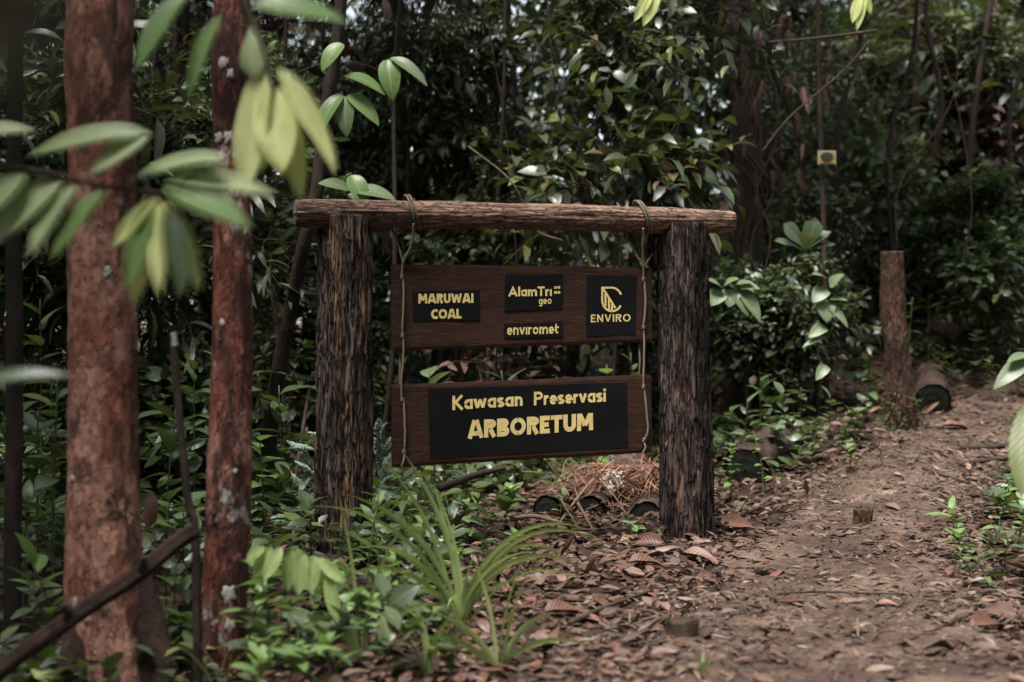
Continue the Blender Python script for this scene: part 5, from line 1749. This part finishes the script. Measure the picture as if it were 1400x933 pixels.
s = thing('silvery_fern', 'silvery blue-green lacy fern left of the left post', 'fern', ground_at(420, 7.25))
b0 = (425, 745, 7.25)
for (x0, y0), (x1, y1), w in [((432, 640), (392, 603), .06), ((432, 650), (404, 632), .07), ((434, 600), (424, 592), .05), ((430, 690), (382, 640), .06), ((428, 640), (410, 672), .05), ((430, 720), (364, 710), .07), ((432, 730), (408, 728), .06), ((428, 700), (410, 682), .05), ((432, 665), (418, 700), .05), ((425, 735), (378, 728), .05), ((430, 615), (396, 612), .04), ((426, 715), (384, 694), .04)]:
    frond(s, P(x0, y0, 7.2), P(x1, y1, 7.1), w, 'leaf_blue')
twig(s, [tuple(ground_at(430, 7.25)), tuple(P(431, 680, 7.2)), tuple(P(434, 596, 7.2))], 0.004, 0.002, 'stem_green', 'stem')
s = thing('silvery_fern', 'silvery blue-green lacy fern between the left post and the lower board', 'fern', ground_at(522, 7.2))
for (x0, y0), (x1, y1), w in [((520, 640), (518, 572), .06), ((520, 620), (536, 598), .05), ((518, 650), (536, 620), .06), ((520, 630), (512, 600), .05), ((520, 660), (540, 648), .06), ((520, 600), (528, 578), .04), ((520, 670), (545, 680), .06)]:
    frond(s, P(x0, y0, 7.15), P(x1, y1, 7.1), w, 'leaf_blue')
twig(s, [tuple(ground_at(522, 7.2)), tuple(P(520, 650, 7.15)), tuple(P(519, 580, 7.15))], 0.004, 0.002, 'stem_green', 'stem')

# pale drooping shoot before the left post
s = thing('drooping_shoot', 'pale limp young shoot bending over before the foot of the left post', 'plant', ground_at(478, 4.5))
twig(s, [tuple(ground_at(478, 4.5)), tuple(P(468, 870, 4.5)), tuple(P(452, 795, 4.5)), tuple(P(425, 760, 4.5)), tuple(P(390, 748, 4.5)), tuple(P(358, 750, 4.5))], 0.007, 0.003, 'stem_green', 'stem', 50)
for b, t, w, mt in [((372, 748), (348, 790), 22, 'leaf_lime'), ((385, 748), (362, 792), 20, 'leaf_lime'), ((400, 750), (392, 806), 20, 'leaf_lime'), ((415, 755), (408, 812), 22, 'leaf_lime'), ((430, 762), (425, 810), 22, 'leaf_lime'),
                    ((440, 768), (452, 812), 20, 'leaf_lime'), ((448, 782), (462, 850), 20, 'leaf_lime'), ((455, 800), (474, 880), 18, 'grass'), ((436, 764), (470, 795), 18, 'leaf_lime'), ((405, 750), (432, 790), 18, 'leaf_lime'), ((362, 748), (338, 764), 16, 'leaf_lime'), ((462, 840), (492, 905), 16, 'grass')]:
    leaf_px(s, b, t, w, 4.5, 4.5 + rng.uniform(-.04, .04), 'lance_hang', mt, (rng.uniform(-.4, .4), -0.9, 0.35))

# leafy plants at the bottom left, in front
for k, (px, Y, h, n, L, sh, mt, lb_) in enumerate([
    (335, 4.6, .30, 12, .12, 'lance', 'leaf_fresh', 'long-leaved plant between slimmer tree and drooping shoot'),
    (390, 4.2, .16, 12, .10, 'ovate', 'leaf_fresh', 'small bright plant at the bottom edge under the pale shoot'),
    (425, 4.75, .30, 14, .11, 'lance', 'leaf_fresh', 'narrow-leaved bright plant right behind the pale shoot stem'),
    (465, 4.25, .16, 12, .10, 'lance', 'leaf_fresh', 'narrow-leaved plant at the bottom edge below the shoot stem'),
    (505, 4.6, .22, 14, .10, 'ovate', 'leaf_fresh', 'bright bushy plant right of the shoot stem'),
    (535, 5.0, .26, 14, .11, 'lance', 'leaf_fresh', 'bright narrow-leaved plant left of the tall tuft'),
    (455, 5.4, .34, 14, .10, 'ovate', 'leaf_mid', 'leafy plant close before the left post foot'),
    (425, 5.8, .40, 14, .12, 'ovate', 'leaf_mid', 'leafy plant left of the left post foot'),
    (575, 5.7, .30, 12, .11, 'ovate', 'leaf_fresh', 'leafy plant below the lower left board corner'),
    (600, 6.6, .30, 12, .12, 'lance', 'leaf_mid', 'narrow-leaved plant below the left half of the lower board'),
    (625, 5.4, .20, 12, .10, 'lance', 'leaf_fresh', 'narrow-leaved plant behind the tall tuft foot'),
    (1365, 6.8, .30, 14, .10, 'ovate', 'leaf_fresh', 'bushy plant at the right edge between stick and glossy patch'),
    (1400, 5.9, .24, 16, .11, 'lance', 'leaf_mid', 'dark narrow-leaved plant at the right frame edge corner'),
    (1355, 5.6, .14, 16, .09, 'lance', 'leaf_mid', 'dark low plant at the right below the glossy patch'),
    (1320, 6.4, .14, 14, .08, 'ovate', 'leaf_fresh', 'small bright plant at the right path edge'),
    (372, 4.55, .34, 12, .11, 'ovate', 'leaf_fresh', 'leafy plant crowding the foot of the slimmer red tree'),
    (410, 4.5, .26, 12, .12, 'lance', 'leaf_fresh', 'leafy plant under the drooping pale shoot'),
    (448, 4.4, .20, 12, .11, 'ovate', 'leaf_mid', 'low leafy plant at the bottom edge below the drooping shoot'),
    (355, 4.3, .22, 12, .12, 'ovate', 'leaf_mid', 'low leafy plant at the bottom edge right of the slimmer tree'),
    (395, 4.9, .40, 14, .10, 'ovate', 'leaf_sage', 'taller grey-green plant behind the drooping shoot'),
    (500, 5.2, .46, 10, .10, 'lance', 'leaf_fresh', 'upright light green seedling before the left post foot'),
    (520, 5.5, .40, 10, .11, 'lance', 'leaf_fresh', 'slim light green seedling between grass tuft and left post'),
    (545, 5.4, .20, 12, .09, 'ovate', 'leaf_mid', 'low seedling left of the tall grass tuft'),
    (480, 4.9, .26, 12, .09, 'ovate', 'leaf_fresh', 'bushy seedling under the left post'),
    (575, 4.8, .12, 8, .10, 'ovate', 'leaf_mid', 'flat dark seedling left of the tall tuft foot'),
    (620, 4.35, .10, 8, .10, 'ovate', 'leaf_mid', 'flat seedling at the bottom edge by the small tuft'),
    (530, 4.35, .12, 8, .11, 'ovate', 'leaf_mid', 'flat broad-leaved seedling at the bottom edge'),
    (660, 6.3, .26, 10, .13, 'ribbed', 'leaf_sage', 'seedling with ribbed grey-green leaves right of the tall tuft'),
    (640, 6.9, .28, 12, .10, 'ovate', 'leaf_fresh', 'bright leafy seedling under the lower board near the logs'),
    (690, 7.4, .22, 12, .13, 'ovate', 'leaf_fresh', 'light green seedling directly below the gold word'),
    (655, 7.6, .30, 12, .14, 'lance', 'leaf_mid', 'spreading seedling in the shade under the lower board'),
    (585, 6.4, .22, 12, .11, 'ovate', 'leaf_mid', 'mid-green seedling under the left end of the lower board'),
    (560, 6.2, .34, 12, .12, 'lance', 'leaf_mid', 'tall dark seedling right of the left post foot'),
    (610, 5.9, .14, 10, .09, 'ovate', 'leaf_mid', 'low seedling in the litter behind the tall tuft'),
    (700, 6.6, .10, 8, .07, 'ovate', 'leaf_fresh', 'tiny seedling in the litter under the lower board'),
    (868, 7.05, .09, 9, .08, 'ovate', 'leaf_fresh', 'tiny bright seedling at the left of the right post foot'),
    (905, 7.0, .06, 6, .06, 'lance', 'leaf_mid', 'very small seedling touching the right post foot'),
    (765, 7.6, .20, 6, .07, 'ovate', 'leaf_fresh', 'thin seedling growing between the cut logs'),
    (1000, 8.2, .34, 14, .08, 'ovate', 'leaf_fresh', 'bushy bright seedling against the right post'),
    (985, 8.0, .22, 12, .07, 'ovate', 'leaf_mid', 'low bushy seedling left of the single cut log'),
    (1045, 8.4, .36, 8, .08, 'ovate', 'leaf_fresh', 'upright yellowing seedling behind the single cut log'),
    (1012, 7.7, .12, 5, .06, 'ovate', 'leaf_fresh', 'tiny seedling before the single cut log'),
    (1018, 8.9, .50, 12, .13, 'lance', 'leaf_mid', 'dark leafy plant in the shade right of the right post'),
    (1075, 9.4, .42, 14, .11, 'ovate', 'leaf_mid', 'leafy plant on the bank behind the single cut log'),
    (1110, 9.0, .30, 14, .10, 'heart', 'leaf_mid', 'round-leaved plant on the bank below the rosette plant'),
    (1150, 9.2, .30, 12, .11, 'heart', 'leaf_sage', 'pale round-leaved plant left of the rotting stump foot'),
    (1165, 8.8, .16, 10, .08, 'ovate', 'leaf_fresh', 'low bright plant at the bank edge by the path'),
    (1190, 10.4, .62, 12, .12, 'ovate', 'leaf_fresh', 'light green sapling just left of the rotting stump top'),
    (1240, 10.8, .80, 10, .10, 'ovate', 'leaf_mid', 'leafy sapling right behind the rotting stump'),
    (1312, 6.9, .16, 6, .16, 'lance', 'leaf_fresh', 'small plant with three upright leaves at the right path edge'),
    (1345, 6.3, .16, 16, .09, 'lance', 'leaf_mid', 'low glossy plant patch at the right path edge'),
    (1375, 6.1, .18, 16, .09, 'lance', 'leaf_mid', 'glossy low plant at the right frame edge'),
    (1392, 6.6, .26, 12, .10, 'ovate', 'leaf_fresh', 'light leafy plant at the right frame edge above the glossy patch'),
    (1330, 5.9, .10, 12, .08, 'lance', 'leaf_mid', 'flat glossy plant nearest the path at right'),
    (1350, 11.5, .45, 12, .12, 'ovate', 'leaf_mid', 'plant on the slope below the boulder'),
    (1390, 11.0, .40, 10, .12, 'ovate', 'leaf_mid', 'plant on the slope at the frame edge'),
    (1300, 12.5, .6, 12, .13, 'ovate', 'leaf_mid', 'plant on the slope behind the dark logs'),
    (1285, 13.5, .8, 12, .15, 'lance', 'leaf_dark', 'dim plant on the slope above the dark logs'),
    (225, 6.2, .72, 12, .20, 'ribbed', 'leaf_mid', 'ribbed-leaved shrub seedling between the two red trunks'),
    (262, 6.4, .60, 10, .18, 'ribbed', 'leaf_mid', 'second ribbed-leaved plant beside the slimmer red trunk'),
    (50, 6.0, .75, 14, .16, 'ovate', 'leaf_mid', 'broad oval-leaved plant left of the thick red trunk'),
    (70, 5.8, .95, 12, .16, 'ovate', 'leaf_sage', 'tall oval-leaved plant left of the thick red trunk'),
    (30, 5.6, .50, 12, .16, 'ribbed', 'leaf_mid', 'ribbed fern-like plant by the thin dark tree foot'),
    (75, 5.0, .40, 8, .20, 'lance', 'leaf_fresh', 'light green long-leaved plant at the thick trunk foot'),
    (360, 6.9, .55, 12, .13, 'heart', 'leaf_fresh', 'pale heart-leaved plant right of the slimmer red tree'),
    (330, 7.2, .85, 12, .15, 'ovate', 'leaf_mid', 'oval-leaved plant behind the slimmer red tree'),
    (385, 7.4, .75, 12, .20, 'ovate', 'leaf_mid', 'dark big-leaved plant behind the silvery fern'),
    (410, 7.0, .34, 12, .16, 'ribbed', 'leaf_mid', 'ribbed dark plant under the silvery fern'),
    (235, 5.2, .34, 10, .12, 'ovate', 'leaf_mid', 'low plant behind the leaning branch between red trunks'),
    (225, 5.6, .50, 10, .12, 'heart', 'leaf_mid', 'heart-leaved plant above the leaning branch tip'),
    (60, 4.4, .12, 10, .10, 'heart', 'leaf_young', 'small yellow-green plant at the bottom edge by the branch'),
    (340, 4.15, .16, 10, .09, 'ovate', 'leaf_fresh', 'small plant at the bottom edge touching the slimmer trunk'),
    (760, 8.5, .75, 12, .14, 'ovate', 'leaf_mid', 'leafy plant seen through the gap between the boards'),
    (835, 8.7, .80, 14, .12, 'heart', 'leaf_fresh', 'bright round-leaved plant in the gap between the boards'),
    (870, 8.9, .85, 12, .10, 'heart', 'leaf_mid', 'round-leaved plant by the right rope between the boards'),
    (595, 8.2, .82, 8, .20, 'ovate', 'leaf_sage', 'pale big-leaved plant peeping over the lower board'),
    (705, 8.2, .80, 9, .20, 'lance', 'leaf_mid', 'long-leaved plant behind the middle of the lower board'),
]):
    b_ = ground_at(px, Y)
    sapling(b_, h, n, L, sh, mt, lb_, lean=(rng.normal(0, 0.05), rng.normal(0, 0.05)), elev=rng.uniform(5, 30), start=0.25 if h > 0.25 else 0.4, r=0.003 + h * 0.004, pair=rng.random() < 0.35)

for px, Y, h, L, sh in [(110, 6.4, .5, .15, 'ovate'), (200, 5.4, .3, .13, 'lance'), (250, 5.7, .45, .14, 'ovate'), (180, 6.8, .7, .17, 'ribbed'), (265, 7.2, .9, .18, 'ribbed'), (215, 4.9, .22, .11, 'ovate'), (245, 4.8, .2, .12, 'heart')]:
    sapling(ground_at(px, Y), h, 12, L, sh, 'leaf_mid' if rng.random() < .6 else 'leaf_sage', 'dark leafy seedling shaded by the two red trunks', group='seedlings around the red trunks', elev=15, r=0.004)
for px, Y, h, L, sh in [(5, 5.4, .35, .13, 'ovate'), (45, 5.0, .3, .13, 'lance'), (70, 6.6, .8, .16, 'ovate'), (12, 6.3, .9, .17, 'ovate'), (55, 7.2, 1.2, .18, 'ribbed')]:
    sapling(ground_at(px, Y), h, 12, L, sh, 'leaf_mid' if rng.random() < .6 else 'leaf_sage', 'dark leafy seedling left of the thick red trunk', group='seedlings left of the thick trunk', elev=15, r=0.004)
for px, Y, h, L, sh, mt in [(1000, 9.2, .4, .13, 'ovate', 'leaf_mid'), (1040, 9.6, .5, .14, 'lance', 'leaf_mid'), (1060, 9.0, .3, .11, 'heart', 'leaf_sage'), (1095, 9.6, .4, .12, 'ovate', 'leaf_mid'),
                            (1135, 9.7, .3, .11, 'ovate', 'leaf_sage'), (1175, 9.5, .24, .10, 'heart', 'leaf_mid'), (1060, 10.2, .6, .15, 'ovate', 'leaf_mid'), (1120, 10.4, .5, .13, 'ribbed', 'leaf_mid'), (1170, 10.6, .6, .13, 'ovate', 'leaf_sage')]:
    sapling(ground_at(px, Y), h, 12, L, sh, mt, 'leafy seedling on the bank between right post and stump', group='seedlings on the bank', elev=15, r=0.004)
for px, Y, h, L, sh, mt in [(1290, 10.9, .4, .12, 'ovate', 'leaf_mid'), (1335, 11.2, .45, .13, 'heart', 'leaf_mid'), (1355, 10.8, .35, .11, 'ovate', 'leaf_sage'), (1270, 11.6, .6, .14, 'lance', 'leaf_mid'), (1385, 11.8, .5, .14, 'ovate', 'leaf_mid'), (1365, 12.4, .6, .14, 'ribbed', 'leaf_mid')]:
    sapling(ground_at(px, Y), h, 12, L, sh, mt, 'leafy seedling on the slope right of the stump', group='seedlings on the slope', elev=15, r=0.004)
# hanging lianas
for q in range(12):
    px = [330, 470, 575, 655, 745, 815, 905, 960, 1085, 1150, 1240, 1300][q]
    Y = rng.uniform(8.8, 11.5)
    a_, b_ = P(px, -60, Y), P(px + rng.uniform(-90, 90), rng.uniform(200, 420), Y)
    mid_ = (a_ + b_) / 2 + np.array([rng.normal(0, 0.18), 0, -rng.uniform(0, 0.3)])
    V, F = tube(smooth_path([a_ + [0, 0, 1.2], a_, mid_, b_, b_ + [rng.normal(0, .1), 0.1, -0.5]], 50), rng.uniform(0.004, 0.008) if px < 1000 else 0.0035, 6)
    solo('liana', V, F, M['twig_dark'], f'thin liana hanging in the thicket {zone(px, 200)[0]}', 'liana', f'lianas {zone(px, 200)[0]}')

# single big soft leaf and small leaf at the right edge, close to the camera
s = thing('large_leaf_plant', 'large bright green blurred leaf at the right frame edge', 'plant', ground_at(1460, 4.2))
twig(s, [tuple(ground_at(1460, 4.2)), tuple(P(1450, 740, 4.2)), tuple(P(1420, 600, 4.2)), tuple(P(1412, 548, 4.2))], 0.009, 0.006, 'stem_green', 'stem')
leaf_px(s, (1412, 548), (1398, 674), 44, 4.2, 4.1, 'lance_hang', 'leaf_mid', (-0.5, -0.8, 0.2))
leaf_px(s, (1414, 550), (1456, 660), 46, 4.2, 4.1, 'lance_hang', 'leaf_mid', (0.4, -0.8, 0.3))
s = thing('ribbed_branch', 'ribbed grey-green leaf reaching in over the path bend from the right', 'plant', ground_at(1440, 8.6))
twig(s, [tuple(ground_at(1440, 8.6)), tuple(P(1440, 540, 8.6)), tuple(P(1425, 490, 8.6)), tuple(P(1408, 488, 8.6))], 0.007, 0.003, 'stem', 'stem')
leaf_px(s, (1410, 490), (1360, 530), 26, 8.6, 8.5, 'ribbed', 'leaf_sage', (0, -0.7, 0.7))
leaf_px(s, (1410, 488), (1378, 494), 18, 8.6, 8.5, 'ribbed', 'leaf_sage', (0, -0.4, 0.9))
leaf_px(s, (1412, 490), (1440, 530), 26, 8.6, 8.5, 'ribbed', 'leaf_sage', (0, -0.7, 0.7))

# ------------------------------------------------------------------ undergrowth and leaf litter
def ground_band(n, x0, x1, y0, y1, keep):
    x, y = rng.uniform(x0, x1, n), rng.uniform(y0, y1, n)
    k = keep(x, y)
    return x[k], y[k]


# low green cover off the path, uncountable
def cover_keep(x, y):
    f = fbm(x * 0.9, y * 0.9, 0 * x, 3, 600)
    left = (x < -0.25) & (y > 4.2) & (f > 0.3)
    back = (y > 8.3) & (f > 0.34)
    right = (x > np.interp(y, PY, PX) + np.interp(y, PY, PW) * 1.15) & (y > 5.4)
    clear = (np.abs(x - 0.75) < 0.75) & (y < 8.7)
    return ((left & ((f > 0.42) | (x < -0.9))) | (back & ((f > 0.42) | (x > 0.8))) | (right & (f > 0.42))) & (path_d(x, y) > 1.15) & ~clear


x, y = ground_band(9000, -5, 8, 4.2, 18, cover_keep)
z = height(x, y)
per = 6
N = len(x)
az = rng.uniform(0, 6.28, (N, per))
e = rng.uniform(-0.1, 0.9, (N, per))
dd = np.stack([np.cos(az) * np.cos(e), np.sin(az) * np.cos(e), np.sin(e)], -1).reshape(-1, 3)
hgt = rng.uniform(0.02, 0.22, (N, 1)) * rng.uniform(0.4, 1, (N, per))
pos = np.stack([np.repeat(x, per), np.repeat(y, per), np.repeat(z, per) + hgt.ravel()], 1) + dd * 0.02
nn = np.stack([-np.cos(az) * np.sin(e), -np.sin(az) * np.sin(e), np.cos(e)], -1).reshape(-1, 3) + rng.normal(0, 0.3, (N * per, 3))
V, F, uv, rn = scatter(T['far_c'], pos, dd, nn, rng.uniform(0.05, 0.13, N * per))
tag(part('undergrowth', V, F, M['leaf_mid'], None, uv, rn), 'low green leafy undergrowth covering the forest floor', 'undergrowth', kind='stuff')

# fallen leaves: the large ones single, the rest one layer
dead_t = [leaf_tpl(6, 4, w, a, b, f, dr, wv, curl=cu, ph=ph, twist=tw) for w, a, b, f, dr, wv, cu, ph, tw in
          [(0.42, 0.6, 0.8, 0.15, 0.35, 0.10, 0.2, 0.0, 0.1), (0.36, 0.7, 0.9, 0.4, -0.5, 0.15, 0.5, 1.0, -0.3), (0.5, 0.5, 0.8, -0.2, 0.6, 0.12, -0.3, 2.0, 0.3), (0.40, 0.6, 0.7, 0.6, 0.2, 0.2, 0.7, 3.0, 0.2), (0.46, 0.8, 0.6, 0.1, 0.8, 0.16, 0.1, 4.0, -0.2)]]
dead_m = [leaf_mesh('fallen_leaf', t_, M['dead']) for t_ in dead_t] + [leaf_mesh('fallen_leaf', t_, M['dead_path']) for t_ in dead_t] + [leaf_mesh('fallen_leaf', t_, M['dead_red']) for t_ in dead_t[:3]]


def flat_dir(x, y, tilt=0.22):
    n = gnormal(x, y) + rng.normal(0, tilt, (len(x), 3))
    az = rng.uniform(0, 6.28, len(x))
    d = np.stack([np.cos(az), np.sin(az), rng.normal(0, 0.10, len(x))], 1)
    n = norm(n)
    d = norm(d - n * (d * n).sum(1)[:, None])
    return d, n


def lit_keep(x, y):
    px = 700 + x / y * FOC
    return (px > 380 - (y > 7) * 100) & (px < 1420)


# 300 largest
x, y = ground_band(1500, -1.2, 4.5, 4.1, 9.5, lambda x, y: lit_keep(x, y) & ((path_d(x, y) > 0.75) | (rng.random(len(x)) < 0.25)) & (rng.random(len(x)) < np.clip(1.5 - (y - 4) * 0.16, 0.2, 1)))
x, y = x[:285], y[:285]
d, n = flat_dir(x, y, 0.3)
zz = height(x, y)
for q in range(len(x)):
    me = dead_m[rng.integers(0, len(dead_m))]
    put_leaf(me, floor, (x[q], y[q], zz[q] + rng.uniform(0.012, 0.03)), d[q], n[q], rng.uniform(0.065, 0.15), rng.uniform(0.75, 1.15), 'fallen_leaf')

# litter layer off the path
lt = leaf_tpl(3, 2, 0.42, 0.6, 0.8, 0.25, 0.4, 0.15, ph=1.0)
x, y = ground_band(90000, -3.5, 7, 3.9, 15, lambda x, y: (((x > -0.2 * y - 0.1) & (x < 0.40 * y)) | (rng.random(len(x)) < 0.3)) & (path_d(x, y) > 0.45 + 0.6 * rng.random(len(x))) & (rng.random(len(x)) < np.clip(1.5 - (y - 4) * 0.17, 0.15, 1)) & (rng.random(len(x)) < 0.75))
d, n = flat_dir(x, y, 0.24)
pos = np.stack([x, y, height(x, y) + rng.uniform(0.003, 0.028, len(x))], 1)
V, F, uv, rn = scatter(lt, pos, d, n, 0.025 + 0.085 * rng.random(len(x)) ** 1.6, 0.95)
tag(part('leaf_litter', V, F, M['dead'], None, uv, rn), 'layer of brown fallen leaves on the forest floor', 'leaf litter', kind='stuff')
# trodden fragments on the path
ft = leaf_tpl(2, 2, 0.5, 0.5, 0.6, 0.2, 0.3, 0.2, ph=2.0, tear=0.7)
x, y = ground_band(110000, -0.2, 6.5, 3.8, 13.5, lambda x, y: (path_d(x, y) < 1.15) & (rng.random(len(x)) < 0.30 + 0.70 * sst(0.34, 0.54, fbm(x * 1.5, y * 1.5, 0 * x, 3, 620)) * np.clip(0.4 + path_d(x, y), 0, 1)))
d, n = flat_dir(x, y, 0.28)
pos = np.stack([x, y, height(x, y) + 0.012 + rng.uniform(-0.002, 0.012, len(x))], 1)
V, F, uv, rn = scatter(ft, pos, d, n, 0.016 + 0.065 * rng.random(len(x)) ** 2)
tag(part('trodden_litter', V, F, M['dead_path'], None, uv, rn), 'trodden leaf fragments scattered over the path', 'leaf litter', kind='stuff')
# whole leaves pressed into the path
x, y = ground_band(5200, -0.2, 6.5, 3.9, 12.5, lambda x, y: (path_d(x, y) < 1.05) & (rng.random(len(x)) < 0.35 + 0.65 * sst(0.40, 0.6, fbm(x * 1.1, y * 1.1, 0 * x, 3, 640))))
d, n = flat_dir(x, y, 0.2)
pos = np.stack([x, y, height(x, y) + 0.012 + rng.uniform(0.0, 0.014, len(x))], 1)
V, F, uv, rn = scatter(lt, pos, d, n, 0.04 + 0.07 * rng.random(len(x)) ** 1.5)
tag(part('pressed_litter', V, F, M['dead_path'], None, uv, rn), 'flattened brown leaves pressed into the path', 'leaf litter', kind='stuff')
# twiglets
x, y = ground_band(2200, -2, 6, 3.9, 12, lambda x, y: rng.random(len(x)) < 0.8)
d, n = flat_dir(x, y, 0.1)
pos = np.stack([x, y, height(x, y) + rng.uniform(0.010, 0.024, len(x))], 1)
V, F, uv, rn = scatter(leaf_tpl(3, 2, 0.035, 0.1, 0.1, 0.5, 0.15), pos, d, n, rng.uniform(0.05, 0.24, len(x)))
tag(part('twig_debris', V, F, M['twig_dark'], None, uv, rn), 'thin broken twigs strewn over litter and path', 'twigs', kind='stuff')

# fallen leaves that stand out
big_dead = leaf_mesh('curled_leaf', leaf_tpl(22, 6, 0.5, 0.5, 0.7, 0.35, 0.7, 0.08, 0.03, curl=0.3, npl=11), M['dead_red'])
for px, py, L, az, lb_, nz in [
    (985, 728, .24, 15, 'large ribbed curled brown leaf lying just right of the post foot', 0.5), (905, 752, .20, 160, 'ribbed curled brown leaf leaning at the post foot', 0.4),
    (690, 800, .17, 100, 'red-brown broad leaf in the litter right of the tall tuft', 0.7), (1090, 545, .2, 30, 'red-brown leaf on the bank beyond the single log', 0.7),
    (790, 745, .20, 85, 'dark brown leaf standing in the litter before the logs', 0.2), (1330, 870, .20, 30, 'wide brown leaf at the near right of the path', 0.7),
    (860, 780, .20, 10, 'long rusty leaf lying level before the right post', 0.8), (1290, 590, .22, 0, 'pink-brown broad leaf on the far part of the path', 0.8),
    (930, 770, .22, 330, 'long pale brown leaf lying beside the post foot', 0.8), (745, 850, .2, 20, 'rusty leaf lying in the litter below the logs', 0.8)]:
    g = on_ground(px, py)
    o = link('curled_leaf', big_dead)
    a = R(az)
    Mx = basis(np.array([[math.cos(a), math.sin(a), 0.12]]), np.array([[0.1, -1 + nz, nz + 0.2]]))[0] * L
    m4 = Matrix.Identity(4)
    for i_ in range(3):
        for j_ in range(3):
            m4[i_][j_] = float(Mx[i_, j_])
        m4[i_][3] = float(g[i_] + (0.03 if i_ == 2 else 0))
    o.matrix_world = m4
    tag(o, lb_, 'dead leaf', 'large fallen leaves')
for px, py, t_, lb_ in [(1172, 572, (1206, 552), 'large purple-brown leaf lying at the left foot of the stump'), (1262, 568, (1284, 548), 'pinkish dead leaf at the right foot of the stump')]:
    g = on_ground(px, py) + [0, 0, 0.02]
    o = thing('dead_leaf', lb_, 'dead leaf', g, 'large fallen leaves')
    p0 = g
    p1 = P(t_[0], t_[1], g[1] - 0.05)
    put_leaf(big_dead, o, p0, p1 - p0, (0, -0.9, 0.4), np.linalg.norm(p1 - p0) * 1.0, 0.8)
s = thing('dead_leaf', 'upright orange-red dead leaf between the two red trunks', 'dead leaf', P(203, 722, 4.9), 'large fallen leaves')
put_leaf(dead_m[-1], s, P(203, 722, 4.9), (0.05, 0, 1), (0.1, -1, 0.1), 0.125, 1.0)

# ------------------------------------------------------------------ look-alikes: say which one, counted along the row
ORD = ['', 'second', 'third', 'fourth', 'fifth', 'sixth', 'seventh', 'eighth', 'ninth', 'tenth']
NUM = ['', 'one', 'two', 'three', 'four', 'five', 'six', 'seven', 'eight', 'nine', 'ten']
rows = {}
for o in scene.objects:
    if o.parent is None and o.get('label'):
        rows.setdefault(o['label'], []).append(o)
for lab, os_ in rows.items():
    k = len(os_)
    if k < 2 or k > 10:
        continue
    os_.sort(key=lambda o: o.location.x / max(o.location.y, 0.1))
    for q, o in enumerate(os_):
        pos_ = f'leftmost of {NUM[k]}' if q == 0 else (f'rightmost of {NUM[k]}' if q == k - 1 else f'{ORD[q]} of {NUM[k]} from left')
        o['label'] = f'{lab}, {pos_}'
